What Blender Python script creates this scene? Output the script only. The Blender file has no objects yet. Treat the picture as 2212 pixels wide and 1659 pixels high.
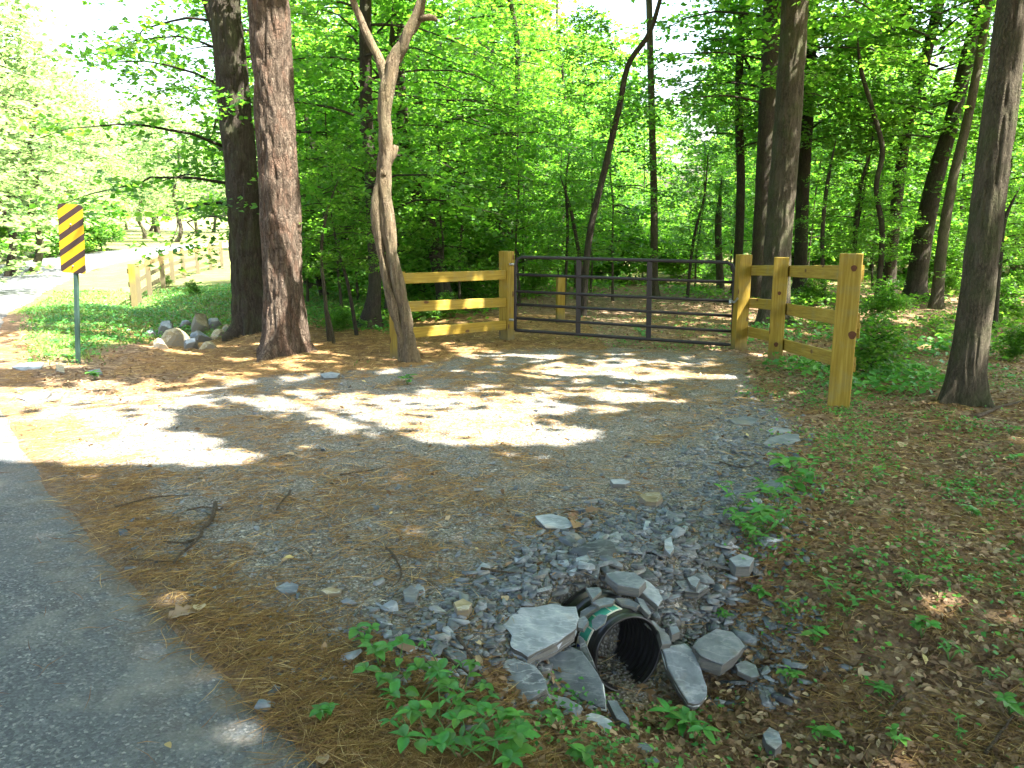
import bpy, math, random
import numpy as np
from mathutils import Vector, Matrix, Quaternion

S = bpy.context.scene
C = S.collection
rad = math.radians
# ------------------------------------------------------------------ camera, sky, sun
PITCH = rad(12.0)
CAMZ = 1.65
cd = bpy.data.cameras.new('camera'); cam = bpy.data.objects.new('camera', cd); C.objects.link(cam)
cam.location = (0, 0, CAMZ); cam.rotation_euler = (rad(90) - PITCH, 0, 0)
cd.sensor_width = 36; cd.lens = 18 / math.tan(rad(32.5)); cd.clip_end = 3000; cd.clip_start = .05
S.camera = cam
SUN = Vector((0.46, -0.22, 0.86)).normalized()
sun_el = math.asin(SUN.z); sun_az = math.atan2(SUN.x, SUN.y)
w = bpy.data.worlds.new('World'); S.world = w; w.use_nodes = True
wn = w.node_tree; bg = wn.nodes['Background']
sky = wn.nodes.new('ShaderNodeTexSky'); sky.sky_type = 'NISHITA'; sky.sun_disc = False
sky.sun_elevation = sun_el; sky.sun_rotation = sun_az; sky.air_density = 1.3; sky.dust_density = 5.0; sky.ozone_density = 0.4
wn.links.new(sky.outputs[0], bg.inputs[0]); bg.inputs[1].default_value = 0.12
sl = bpy.data.lights.new('sun', 'SUN'); so = bpy.data.objects.new('sun', sl); C.objects.link(so)
sl.energy = 5.0; sl.angle = rad(0.53); sl.color = (1, .95, .86)
so.rotation_euler = SUN.to_track_quat('Z', 'Y').to_euler(); so.location = (20, -10, 40)
S.view_settings.view_transform = 'Standard'; S.view_settings.look = 'None'
S.view_settings.exposure = 3.05; S.view_settings.gamma = 1
S.view_settings.use_curve_mapping = False
cy = S.cycles
cy.max_bounces = 8; cy.diffuse_bounces = 4; cy.glossy_bounces = 2; cy.transmission_bounces = 6
cy.transparent_max_bounces = 6; cy.caustics_reflective = False; cy.caustics_refractive = False
cy.sample_clamp_indirect = 6

rng = np.random.default_rng(7)
R = random.Random(11)

# ------------------------------------------------------------------ noise and small maths
def _h(ix, iy, iz, seed):
    n = (ix.astype(np.int64) * 374761393 + iy.astype(np.int64) * 668265263 + iz.astype(np.int64) * 2147483647 + seed * 974634777)
    n = (n ^ (n >> 13)) * 1274126177
    n = n ^ (n >> 16)
    return (n & 0xffffff) / float(0xffffff)
def vnoise(x, y, z=0.0, seed=0):
    x, y, z = np.broadcast_arrays(np.asarray(x, float), np.asarray(y, float), np.asarray(z, float))
    x0, y0, z0 = np.floor(x), np.floor(y), np.floor(z)
    fx, fy, fz = x - x0, y - y0, z - z0
    fx, fy, fz = [f * f * (3 - 2 * f) for f in (fx, fy, fz)]
    r = 0
    for i in (0, 1):
        for j in (0, 1):
            for k in (0, 1):
                r = r + _h(x0 + i, y0 + j, z0 + k, seed) * (fx if i else 1 - fx) * (fy if j else 1 - fy) * (fz if k else 1 - fz)
    return r
def fbm(x, y, z=0.0, seed=0, o=4):
    a, s, r = .5, 1.0, 0
    for i in range(o):
        r = r + a * vnoise(np.asarray(x) * s, np.asarray(y) * s, np.asarray(z) * s, seed + i); a *= .5; s *= 2.03
    return r / (1 - .5 ** o)
def sm(v, a, b):
    t = np.clip((np.asarray(v, float) - a) / (b - a), 0, 1); return t * t * (3 - 2 * t)

# ------------------------------------------------------------------ the lie of the land
ROAD_R = np.array([(6.0, -8.0), (3.1, -2.0), (-.60, 2.22), (-2.26, 4.08), (-3.45, 5.6), (-5.6, 8.6), (-9.2, 14.4), (-13.0, 21), (-19.0, 34), (-24, 50), (-25.5, 66), (-22, 82), (-12, 94), (6, 101), (30, 104), (70, 106)])
def road_d(x, y):
    """signed distance to the right-hand road edge, positive towards the driveway"""
    x = np.asarray(x, float); y = np.asarray(y, float)
    best = np.full(x.shape, 1e9); sg = np.ones(x.shape)
    for a, b in zip(ROAD_R[:-1], ROAD_R[1:]):
        d = b - a; L2 = d @ d
        t = np.clip(((x - a[0]) * d[0] + (y - a[1]) * d[1]) / L2, 0, 1)
        px, py = x - a[0] - t * d[0], y - a[1] - t * d[1]
        dd = np.hypot(px, py); cr = d[0] * py - d[1] * px
        m = dd < best
        best = np.where(m, dd, best); sg = np.where(m, np.where(cr < 0, 1, -1), sg)
    return best * sg
def zbase(x, y):
    x = np.asarray(x, float); y = np.asarray(y, float)
    return -.45 * sm(y, 3, 13) - .3 * sm(y, 16, 36) - .5 * sm(-x, 7, 13) * sm(y, 14, 26)
def ground_z(x, y, fine=True):
    x = np.asarray(x, float); y = np.asarray(y, float)
    rd = road_d(x, y); z = zbase(x, y)
    s = -.64 * x + .77 * y
    near = 1 - sm(s, 1.95, 2.5)
    far = sm(s, 10.3, 12.0) * (1 - sm(y, 26, 34))
    z = z - .42 * near * np.exp(-((rd - 1.62) / .78) ** 2)
    z = z - .24 * far * np.exp(-((rd - 2.9) / .9) ** 2)
    al = -.43 * (x - .508) + .90 * (y - 3.18); ac = np.abs(.90 * (x - .508) + .43 * (y - 3.18))
    z0 = z
    z = z - .16 * (1 - sm(y, 4.5, 7.5)) * sm(x - .28 * y, .6, 1.6) * (1 - near * .3)
    z = z + .16 * np.exp(-(((x + 4.3) / 1.5) ** 2 + ((y - 12.9) / 1.6) ** 2))
    off = sm(rd, .1, 1.0)
    if fine:
        z = z + off * (.07 * (fbm(x * .9, y * .9, seed=3) - .5) + .035 * (fbm(x * 4, y * 4, seed=5) - .5) + .012 * (fbm(x * 17, y * 17, seed=9, o=2) - .5))
    if fine:
        tr_ = (1 - sm(ac, .17, .25)) * sm(al, -.5, -.15) * (1 - sm(al, .26, .40))
        z = z * (1 - tr_) + np.minimum(z, -.385) * tr_
    z = z - .05 * sm(-rd, .02, .25) * (1 - sm(-rd, 5.9, 6.3))
    return z
CP, SP = math.cos(PITCH), math.sin(PITCH)
FPX = 1106 / math.tan(rad(32.5))
def ray(dx, dy):
    a = (dx - 1106) / FPX; b = (dy - 829.5) / FPX
    return Vector((a, CP - b * SP, -SP - b * CP))
def onY(dx, dy, Y):
    d = ray(dx, dy); t = Y / d.y; return Vector((d.x * t, Y, CAMZ + d.z * t))
def onPlane(dx, dy, p, n):
    d = ray(dx, dy); o = Vector((0, 0, CAMZ)); t = (p - o).dot(n) / d.dot(n); return o + d * t
def hit(dx, dy):
    d = ray(dx, dy); t = 1.5
    for _ in range(400):
        x, y, z = d.x * t, d.y * t, CAMZ + d.z * t
        g = float(ground_z(x, y, False))
        if z <= g + .002: break
        t += max(.01, (z - g) * .8)
    return Vector((x, y, g))
def to_pic(x, y, z):
    dz = z - CAMZ; dep = y * CP - dz * SP; up = y * SP + dz * CP
    dep = np.maximum(dep, .05)
    return 1106 + FPX * x / dep, 829.5 - FPX * up / dep
def polyW(pts): return np.array([tuple(hit(*p))[:2] for p in pts])
def sdf(poly, x, y):
    x = np.asarray(x, float); y = np.asarray(y, float); best = np.full(x.shape, 1e9); ins = np.zeros(x.shape, bool)
    for a, b in zip(poly, np.roll(poly, -1, 0)):
        d = b - a; t = np.clip(((x - a[0]) * d[0] + (y - a[1]) * d[1]) / (d @ d), 0, 1)
        best = np.minimum(best, np.hypot(x - a[0] - t * d[0], y - a[1] - t * d[1]))
        c = (a[1] > y) != (b[1] > y)
        with np.errstate(divide='ignore', invalid='ignore'):
            ins ^= c & (x < (b[0] - a[0]) * (y - a[1]) / (b[1] - a[1]) + a[0])
    return np.where(ins, best, -best)
GRAV = polyW([(560, 1640), (150, 1150), (60, 1010), (0, 900), (0, 850), (120, 845), (250, 868), (460, 830), (620, 805), (870, 792), (1000, 768), (1110, 750), (1590, 760), (1650, 850), (1740, 930), (1700, 1040), (1620, 1100), (1600, 1200), (1640, 1300), (1600, 1400), (1250, 1480), (950, 1440), (760, 1500), (640, 1560)])
SLATE = polyW([(1100, 1330), (960, 1370), (1000, 1270), (1200, 1170), (1400, 1060), (1530, 930), (1620, 850), (1750, 930), (1720, 1010), (1650, 1130), (1600, 1250), (1660, 1400), (1500, 1480), (1000, 1480), (900, 1400)])
def w_grav(x, y):
    n = .5 * (fbm(np.asarray(x) * 2.2, np.asarray(y) * 2.2, seed=21) - .5)
    return sm(sdf(GRAV, x, y) + n, -.12, .2)
def w_slate(x, y):
    n = .5 * (fbm(np.asarray(x) * 2.5, np.asarray(y) * 2.5, seed=22) - .5)
    return sm(sdf(SLATE, x, y) + n, -.35, .25)
def w_needle(x, y):
    x = np.asarray(x, float); y = np.asarray(y, float); rd = road_d(x, y)
    n = fbm(x * 1.4, y * 1.4, seed=31); n2 = fbm(x * 3.7, y * 3.7, seed=32)
    edge = sm(.62 - rd + (n2 - .5) * 1.0, 0, .5) * (rd > -.15) * (1 - sm(y, 6, 10) * .3)
    edge = edge * (.6 + .4 * sm(n, .35, .55)); edge = np.maximum(edge, .9 * (1 - sm(y + .55 * x + (n2 - .5) * .8, 2.2, 2.95)) * sm(.95 - x, 0, .5))
    out = 1 - sm(sdf(GRAV, x, y), -.05, .25)
    mound = out * sm(y, 7.0, 8.5) * (x < 1.5) * (1 - sm(rd, 9, 12) * .5) * sm(rd + n * 2.5, 2.0, 4.0) * (1 - sm(y, 15, 19) * .7)
    right = out * sm(x - .1 * y, .3, 1.2) * (.12 + .5 * sm(n2, .42, .62))
    mid = (1 - out) * (sm(n * .5 + n2 * .5, .45, .62) * .30 + .05) * (1 - .8 * w_slate(x, y))
    mid = np.maximum(mid, (1 - out) * sm(y, 6.3, 8.5) * (.06 + .5 * sm(n2, .45, .62)))
    return np.clip(np.maximum(np.maximum(edge, mound), np.maximum(right, mid)), 0, 1)
def w_grass(x, y):
    x = np.asarray(x, float); y = np.asarray(y, float); rd = road_d(x, y)
    n = fbm(x * 1.1, y * 1.1, seed=41)
    verge = sm(y, 10.5, 12.5) * sm(rd, .2, .7) * (1 - sm(rd, 7.5, 11)) * (x < -2) * sm(n + .25, .3, .5) * sm(np.hypot((x + 3.9) / 2.6, (y - 12.6) / 2.3), .85, 1.15)
    lawn = sm(y, 17, 19) * (1 - sm(y, 34, 40)) * sm(-x + 1, 0, 3) * .9
    fr = sm(y, 24, 27) * .8 * sm(n, .3, .5)
    leftv = (rd < -6.0) * .8
    return np.clip(np.maximum(np.maximum(verge, lawn), np.maximum(fr, leftv)), 0, 1)

# ------------------------------------------------------------------ mesh helpers
def mesh_np(name, v, f, attrs=None, smooth=False):
    v = np.asarray(v, np.float32); f = np.asarray(f, np.int32)
    me = bpy.data.meshes.new(name)
    me.vertices.add(len(v)); me.vertices.foreach_set('co', v.ravel())
    k = f.shape[1]; me.loops.add(f.size); me.loops.foreach_set('vertex_index', f.ravel())
    me.polygons.add(len(f)); me.polygons.foreach_set('loop_start', np.arange(0, f.size, k, dtype=np.int32))
    if smooth: me.polygons.foreach_set('use_smooth', np.ones(len(f), bool))
    if attrs:
        for an, av in attrs.items():
            a = me.attributes.new(an, 'FLOAT', 'POINT'); a.data.foreach_set('value', np.asarray(av, np.float32))
    me.update(); me.validate(); return me
def link(name, me, mat=None, parent=None, loc=None):
    o = bpy.data.objects.new(name, me); C.objects.link(o)
    if mat is not None and not me.materials: me.materials.append(mat)
    if parent is not None: o.parent = parent
    if loc is not None: o.location = loc
    return o
def empty(name, loc=(0, 0, 0), rz=0.0):
    o = bpy.data.objects.new(name, None); C.objects.link(o); o.location = loc; o.rotation_euler = (0, 0, rz); o.empty_display_size = .2; return o
def tag(o, label=None, cat=None, group=None, kind=None):
    if label: o['label'] = label
    if cat: o['category'] = cat; o['kind'] = 'thing'
    if group: o['group'] = group
    if kind: o['kind'] = kind
    return o
class MB:
    def __init__(s): s.v = []; s.f = []
    def add(s, v, f):
        b = len(s.v); s.v += [tuple(p) for p in v]; s.f += [tuple(i + b for i in q) for q in f]
    def mesh(s, name, smooth=False):
        me = bpy.data.meshes.new(name); me.from_pydata(s.v, [], s.f); me.update()
        if smooth: me.polygons.foreach_set('use_smooth', [True] * len(me.polygons))
        return me
def tube_np(path, radii, nseg=10, disp=None, cap=True):
    """tube along a path; disp(theta, x, y, z) gives a radial offset as a fraction of radius"""
    p = np.array([tuple(q) for q in path], float); r = np.array(radii, float); n = len(p)
    t = np.gradient(p, axis=0); t /= np.linalg.norm(t, axis=1)[:, None] + 1e-9
    ref = np.array([0, 1.0, 0]) if abs(t[:, 1]).mean() < .8 else np.array([0, 0, 1.0])
    u = np.cross(t, ref); u /= np.linalg.norm(u, axis=1)[:, None] + 1e-9; v = np.cross(t, u)
    th = np.linspace(0, 2 * np.pi, nseg, endpoint=False)
    dirs = u[:, None] * np.cos(th)[None, :, None] + v[:, None] * np.sin(th)[None, :, None]
    base = p[:, None] + dirs * r[:, None, None]
    if disp is not None:
        base = base + dirs * (disp(th[None, :] + 0 * r[:, None], base[..., 0], base[..., 1], base[..., 2], r[:, None]))[..., None]
    V = base.reshape(-1, 3)
    i = np.arange(n - 1)[:, None] * nseg; j = np.arange(nseg)[None]; j2 = (j + 1) % nseg
    F = np.stack([i + j, i + j2, i + nseg + j2, i + nseg + j], -1).reshape(-1, 4)
    if cap:
        V = np.vstack([V, p[:1], p[-1:]]); a, b = n * nseg, n * nseg + 1
        jj = np.arange(nseg); k2 = (jj + 1) % nseg
        c1 = np.stack([np.full(nseg, a), k2, jj, jj * 0 + a], -1); c2 = np.stack([np.full(nseg, b), (n - 1) * nseg + jj, (n - 1) * nseg + k2, jj * 0 + b], -1)
        return V, F, np.vstack([c1[:, :3], c2[:, :3]])
    return V, F, np.zeros((0, 3), int)
def quads_tris(F, T): # to one triangle array
    return np.vstack([F[:, [0, 1, 2]], F[:, [0, 2, 3]], T]) if len(T) else np.vstack([F[:, [0, 1, 2]], F[:, [0, 2, 3]]])
def resample(pts, vals, step):
    p = np.array([tuple(q) for q in pts], float); d = np.r_[0, np.cumsum(np.linalg.norm(np.diff(p, axis=0), axis=1))]
    n = max(3, int(d[-1] / step)); s = np.linspace(0, d[-1], n)
    def cr(y):  # monotone-ish cubic through the points
        m = np.gradient(y, d); k = np.clip(np.searchsorted(d, s, 'right') - 1, 0, len(d) - 2)
        h = d[k + 1] - d[k]; t = (s - d[k]) / h
        return (2 * t**3 - 3 * t**2 + 1) * y[k] + (t**3 - 2 * t**2 + t) * h * m[k] + (-2 * t**3 + 3 * t**2) * y[k + 1] + (t**3 - t**2) * h * m[k + 1]
    return np.stack([cr(p[:, i]) for i in range(3)], 1), np.interp(s, d, vals)
def join_np(parts):
    V, F, b = [], [], 0
    for v, f in parts: V.append(v); F.append(f + b); b += len(v)
    return np.vstack(V), np.vstack(F)
def tube_mesh(name, path, radii, nseg=8, disp=None, smooth=True):
    V, F, T = tube_np(path, radii, nseg, disp); return mesh_np(name, V, quads_tris(F, T), smooth=smooth)

# ------------------------------------------------------------------ materials
def mat(name):
    m = bpy.data.materials.new(name); m.use_nodes = True; nt = m.node_tree
    for n in list(nt.nodes):
        if n.type != 'OUTPUT_MATERIAL': nt.nodes.remove(n)
    return m, nt, nt.nodes['Material Output']
class NT:
    def __init__(s, nt): s.nt = nt
    def n(s, t, **k):
        o = s.nt.nodes.new('ShaderNode' + t)
        ins = k.pop('ins', {})
        for a, b in k.items(): setattr(o, a, b)
        for a, b in ins.items():
            if isinstance(b, bpy.types.NodeSocket): s.nt.links.new(b, o.inputs[a])
            else: o.inputs[a].default_value = b
        return o
    def l(s, a, b): s.nt.links.new(a, b)
    def mix(s, f, a, b, mode='MIX'):
        o = s.nt.nodes.new('ShaderNodeMix'); o.data_type = 'RGBA'; o.blend_type = mode
        for i, v in ((0, f), (6, a), (7, b)):
            if isinstance(v, bpy.types.NodeSocket): s.nt.links.new(v, o.inputs[i])
            elif i and len(v) == 3: o.inputs[i].default_value = (*v, 1)
            else: o.inputs[i].default_value = v
        return o.outputs[2]
    def math(s, op, a, b=0.0, clamp=False):
        o = s.nt.nodes.new('ShaderNodeMath'); o.operation = op; o.use_clamp = clamp
        for i, v in ((0, a), (1, b)):
            if isinstance(v, bpy.types.NodeSocket): s.nt.links.new(v, o.inputs[i])
            else: o.inputs[i].default_value = v
        return o.outputs[0]
    def ramp(s, f, stops, interp='LINEAR'):
        o = s.nt.nodes.new('ShaderNodeValToRGB'); o.color_ramp.interpolation = interp
        e = o.color_ramp.elements
        while len(e) < len(stops): e.new(.5)
        for q, (p, c) in zip(e, stops): q.position = p; q.color = (*c, 1) if len(c) == 3 else c
        s.nt.links.new(f, o.inputs[0]); return o.outputs[0]
    def noise(s, vec, scale, detail=4, rough=.55, out=0):
        o = s.n('TexNoise'); o.inputs['Scale'].default_value = scale; o.inputs['Detail'].default_value = detail; o.inputs['Roughness'].default_value = rough
        if vec is not None: s.l(vec, o.inputs['Vector'])
        return o.outputs[out]
    def vor(s, vec, scale, out='Distance', feature='F1'):
        o = s.n('TexVoronoi', feature=feature); o.inputs['Scale'].default_value = scale
        if vec is not None: s.l(vec, o.inputs['Vector'])
        return o.outputs[out]
    def mapping(s, vec, scale=(1, 1, 1), rot=(0, 0, 0)):
        o = s.n('Mapping'); o.inputs['Scale'].default_value = scale; o.inputs['Rotation'].default_value = rot; s.l(vec, o.inputs['Vector']); return o.outputs[0]
    def bsdf(s, out, color, rough=.8, bump=None, bstr=.5, bdist=.01, spec=.3, metal=0.0):
        b = s.n('BsdfPrincipled'); b.inputs['Roughness'].default_value = rough; b.inputs['Specular IOR Level'].default_value = spec; b.inputs['Metallic'].default_value = metal
        if isinstance(color, bpy.types.NodeSocket): s.l(color, b.inputs['Base Color'])
        else: b.inputs['Base Color'].default_value = (*color, 1)
        if isinstance(rough, bpy.types.NodeSocket): s.l(rough, b.inputs['Roughness'])
        if bump is not None:
            k = s.n('Bump'); k.inputs['Strength'].default_value = bstr; k.inputs['Distance'].default_value = bdist
            s.l(bump, k.inputs['Height']); s.l(k.outputs[0], b.inputs['Normal'])
        s.l(b.outputs[0], out.inputs[0]); return b
    def attr(s, name):
        o = s.n('Attribute'); o.attribute_name = name; return o.outputs['Fac']
    def coord(s, k='Object'): return s.n('TexCoord').outputs[k]
    def pos(s): return s.n('NewGeometry').outputs['Position']

def leaf_mat(name, stops, trans, tmix=.42, rough=.5, spec=.35):
    m, nt, out = mat(name); t = NT(nt); v = t.attr('v')
    col = t.ramp(v, stops)
    oi = t.n('ObjectInfo').outputs['Random']
    hs = t.n('HueSaturation'); t.l(col, hs.inputs['Color']); t.l(t.math('ADD', t.math('MULTIPLY', oi, .5), .75), hs.inputs['Value'])
    t.l(t.math('ADD', t.math('MULTIPLY', oi, .03), .485), hs.inputs['Hue'])
    b = t.n('BsdfPrincipled'); b.inputs['Roughness'].default_value = rough; b.inputs['Specular IOR Level'].default_value = spec
    if name == 'weed_leaf':
        vm_ = t.n('HueSaturation'); t.l(hs.outputs[0], vm_.inputs['Color']); t.l(t.math('ADD', t.math('MULTIPLY', t.noise(t.pos(), 45, 4, .7), 1.3), .35), vm_.inputs['Value']); hs = vm_
    t.l(hs.outputs[0], b.inputs['Base Color'])
    tr = t.n('BsdfTranslucent'); t.l(t.mix(v, trans[0], trans[1]), tr.inputs[0])
    ms = t.n('MixShader'); ms.inputs[0].default_value = tmix; t.l(b.outputs[0], ms.inputs[1]); t.l(tr.outputs[0], ms.inputs[2]); t.l(ms.outputs[0], out.inputs[0])
    return m
M = {}
M['leaf'] = leaf_mat('broadleaf', [(0, (.035, .085, .02)), (.5, (.06, .14, .025)), (.9, (.12, .2, .035)), (1, (.2, .25, .06))], ((.10, .36, .02), (.33, .66, .05)), .5)
M['leaf_far'] = leaf_mat('painted_sun_leaf', [(0, (.09, .15, .06)), (.5, (.14, .21, .08)), (1, (.22, .28, .12))], ((.28, .45, .14), (.55, .72, .25)), .45)  # paler than broadleaf: sun glare and haze put into the leaf colour
M['weed'] = leaf_mat('weed_leaf', [(0, (.04, .15, .03)), (.5, (.06, .21, .035)), (1, (.12, .29, .045))], ((.05, .25, .02), (.2, .5, .04)), .3, .45)
M['grassblade'] = leaf_mat('grass_blade', [(0, (.06, .11, .02)), (.6, (.11, .19, .035)), (1, (.26, .26, .09))], ((.12, .3, .03), (.35, .5, .08)), .3, .5)
M['deadleaf'] = leaf_mat('dead_leaf', [(0, (.09, .052, .03)), (.4, (.18, .115, .066)), (.8, (.28, .19, .12)), (.96, (.42, .33, .21)), (1, (.5, .42, .18))], ((.2, .1, .04), (.4, .25, .1)), .15, .7, .2)
M['needle'] = leaf_mat('pine_needle', [(0, (.07, .035, .016)), (.4, (.16, .08, .03)), (.75, (.26, .145, .058)), (1, (.42, .29, .14))], ((.25, .12, .04), (.4, .22, .08)), .12, .6, .3)

def bark_mat(name, c0, c1, c2, zs=.18, sc=14, moss=0.0, red=(.16, .14, .11), line=.35, bd=.03):
    m, nt, out = mat(name); t = NT(nt); o = t.coord('Object')
    st0 = t.mapping(o, (1, 1, zs))
    ad = t.n('VectorMath', operation='ADD'); sc_ = t.n('VectorMath', operation='SCALE'); sc_.inputs['Scale'].default_value = .09
    t.l(t.noise(o, 9, 4, .6, 1), sc_.inputs[0]); t.l(st0, ad.inputs[0]); t.l(sc_.outputs[0], ad.inputs[1]); st = ad.outputs[0]
    n1 = t.noise(st, sc * 1.5, 7, .7); n2 = t.noise(o, 2.2, 3); cr = t.vor(st, sc, 'Distance', 'DISTANCE_TO_EDGE'); cr2 = t.vor(st, sc * 2.3, 'Distance', 'DISTANCE_TO_EDGE')
    col = t.ramp(n1, [(.3, c0), (.5, c1), (.7, c2)])
    col = t.mix(t.math('MULTIPLY', n2, .55), col, tuple(.55 * a for a in c1))
    if moss:
        col = t.mix(t.math('MULTIPLY', t.ramp(t.noise(o, 3.1, 5), [(.45, (0, 0, 0)), (.62, (1, 1, 1))]), moss), col, (.085, .11, .04))
    col = t.mix(t.ramp(t.noise(t.mapping(o, (1, 1, .5)), 7, 4), [(.5, (0, 0, 0)), (.62, (.6, .6, .6))]), col, red)
    col = t.mix(t.ramp(cr, [(.0, (line, line, line)), (.10, (0, 0, 0))]), col, tuple(.6 * a for a in c0))
    h = t.math('ADD', t.math('ADD', n1, t.math('MULTIPLY', t.math('MINIMUM', cr, .12), 3.0)), t.math('MULTIPLY', t.math('MINIMUM', cr2, .15), 2.0))
    t.bsdf(out, col, .92, h, 1.0, bd, .12); return m
M['pine_bark'] = bark_mat('pine_bark', (.055, .04, .03), (.155, .115, .085), (.34, .275, .215), .24, 17, 0, (.19, .115, .08), .6, .05)
M['bark'] = bark_mat('grey_bark', (.035, .03, .021), (.09, .076, .053), (.20, .172, .12), .13, 34, .4, (.13, .11, .08), .25, .02)
M['dark_bark'] = bark_mat('dark_bark', (.025, .02, .016), (.06, .05, .04), (.12, .10, .08), .14, 26, .3, (.05, .04, .03), .3, .02)
M['dead_bark'] = bark_mat('weathered_wood', (.06, .042, .027), (.17, .13, .085), (.33, .275, .19), .06, 22, .2, (.2, .15, .09), .3, .015)

def wood_mat(name, ca, cb, cc):
    m, nt, out = mat(name); t = NT(nt); o = t.coord('Object'); oi = t.n('ObjectInfo').outputs['Random']
    ad = t.n('VectorMath', operation='ADD'); t.l(o, ad.inputs[0]); cx = t.n('CombineXYZ'); t.l(t.math('MULTIPLY', oi, 37), cx.inputs[0]); t.l(t.math('MULTIPLY', oi, 17), cx.inputs[1]); t.l(cx.outputs[0], ad.inputs[1])
    v = ad.outputs[0]
    g = t.noise(t.mapping(v, (1.2, 30, 30)), 1.6, 5, .6); big = t.noise(v, 2.3, 3)
    col = t.ramp(g, [(.3, ca), (.5, cb), (.7, cc)])
    col = t.mix(t.math('MULTIPLY', big, .5), col, tuple(.62 * a for a in cb))
    k = t.vor(t.mapping(v, (1.0, 2.4, 2.4)), 2.6)
    col = t.mix(t.ramp(k, [(.13, (1, 1, 1)), (.17, (0, 0, 0))]), col, (.085, .035, .012))
    br = t.ramp(t.noise(t.mapping(v, (.6, 6, 6)), 2.2, 4), [(.58, (0, 0, 0)), (.72, (.55, .55, .55))])
    col = t.mix(br, col, (.17, .085, .015))
    wz = t.n('SeparateXYZ'); t.l(t.pos(), wz.inputs[0])
    col = t.mix(t.ramp(t.noise(v, 5, 5, .6), [(.52, (0, 0, 0)), (.75, (.45, .45, .45))]), col, (.20, .19, .10))
    dn = t.math('ADD', wz.outputs[2], t.math('MULTIPLY', t.noise(v, 6, 4), .35))
    col = t.mix(t.ramp(t.math('ADD', dn, .55), [(.30, (.75, .75, .75)), (.52, (0, 0, 0))]), col, (.10, .095, .06))
    t.bsdf(out, col, .7, t.math('ADD', g, t.noise(v, 12, 4)), .5, .005, .25); return m
M['wood'] = wood_mat('yellow_treated_pine', (.20, .13, .014), (.29, .195, .024), (.39, .285, .055))
M['wood_pale'] = wood_mat('dull_tan_pine', (.16, .11, .045), (.23, .165, .07), (.31, .23, .11))  # duller, less yellow timber for the long curved fence

def simple(name, c, rough=.5, metal=0.0, spec=.4, var=0.0, sc=20, bs=0.0):
    m, nt, out = mat(name); t = NT(nt); o = t.coord('Object'); n = t.noise(o, sc, 4)
    col = t.mix(n, tuple(a * (1 - var) for a in c), tuple(min(1, a * (1 + var)) for a in c))
    t.bsdf(out, col, rough, n if bs else None, bs, .003, spec, metal); return m
M['gate'] = simple('brown_gate_paint', (.026, .022, .025), .5, .0, .35, .25, 9, .1)
M['steel'] = simple('galvanised_steel', (.42, .42, .43), .35, .8, .5, .2, 30)
M['knot'] = simple('wood_knot', (.10, .04, .018), .7, 0, .2, .5, 60)
M['signpost'] = simple('green_sign_post', (.035, .075, .06), .45, .2, .5, .4, 12)
M['hole'] = simple('rust_hole', (.30, .27, .2), .7, 0, .2, .3)
M['plastic'] = simple('black_corrugated_plastic', (.014, .014, .015), .38, 0, .5, .5, 14, .25)
M['sticker_cream'] = simple('cream_sticker', (.62, .60, .48), .5, 0, .4, .12, 60)
M['sticker_green'] = simple('green_sticker', (.05, .30, .22), .45, 0, .4, .2, 90)
M['sticker_blue'] = simple('blue_sticker', (.03, .05, .28), .45, 0, .4, .2, 90)
M['stick'] = bark_mat('twig_bark', (.07, .05, .035), (.17, .13, .09), (.32, .27, .2), .3, 60)
M['stem'] = simple('plant_stem', (.08, .16, .04), .6, 0, .3, .3)

def slate_mat(name, ca, cb, cc, rust=.3, white=.14, edge=(.09, .09, .09)):
    m, nt, out = mat(name); t = NT(nt); g = t.n('NewGeometry'); o = t.coord('Object'); oi = t.n('ObjectInfo').outputs['Random']
    ad = t.n('VectorMath', operation='ADD'); t.l(g.outputs['Position'], ad.inputs[0]); cx = t.n('CombineXYZ'); t.l(t.math('MULTIPLY', oi, 50), cx.inputs[2]); t.l(cx.outputs[0], ad.inputs[1]); v = ad.outputs[0]
    n = t.noise(v, 9, 7, .62); n2 = t.noise(v, 3.5, 4)
    col = t.ramp(n, [(.3, ca), (.5, cb), (.72, cc)])
    col = t.mix(t.ramp(n2, [(.56, (0, 0, 0)), (.7, (rust, rust, rust))]), col, (.32, .22, .10))
    vein = t.noise(t.mapping(v, (1, 3, 1), (0, 0, .7)), 6, 6)
    vm = t.ramp(vein, [(.47, (0, 0, 0)), (.5, (white, white, white)), (.53, (0, 0, 0))])
    col = t.mix(vm, col, (.6, .62, .64))
    hs = t.n('HueSaturation'); t.l(col, hs.inputs['Color']); t.l(t.math('ADD', t.math('MULTIPLY', oi, .7), .65), hs.inputs['Value'])
    nz = t.n('SeparateXYZ'); t.l(g.outputs['Normal'], nz.inputs[0])
    lay = t.noise(t.mapping(g.outputs['Position'], (6, 6, 50)), 3, 6)
    side = t.math('LESS_THAN', t.math('ABSOLUTE', nz.outputs[2]), .45)
    col2 = t.mix(side, hs.outputs[0], t.ramp(lay, [(.3, edge), (.62, (.13, .125, .11)), (.8, (.20, .16, .10))]))
    t.bsdf(out, col2, .62, t.math('ADD', n, t.math('MULTIPLY', lay, .3)), .7, .012, .35); return m
M['slate'] = slate_mat('blue_grey_slate', (.062, .076, .092), (.105, .127, .152), (.19, .218, .245))
M['slate_pale'] = slate_mat('pale_slate', (.105, .125, .145), (.17, .197, .225), (.28, .305, .33), .5, .2)
M['slate_dark'] = slate_mat('dark_slate', (.045, .05, .058), (.085, .095, .11), (.16, .175, .2), .15, .25, (.04, .042, .045))
M['quartz'] = simple('white_quartz', (.50, .53, .55), .5, 0, .4, .25, 40, .5)
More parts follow.
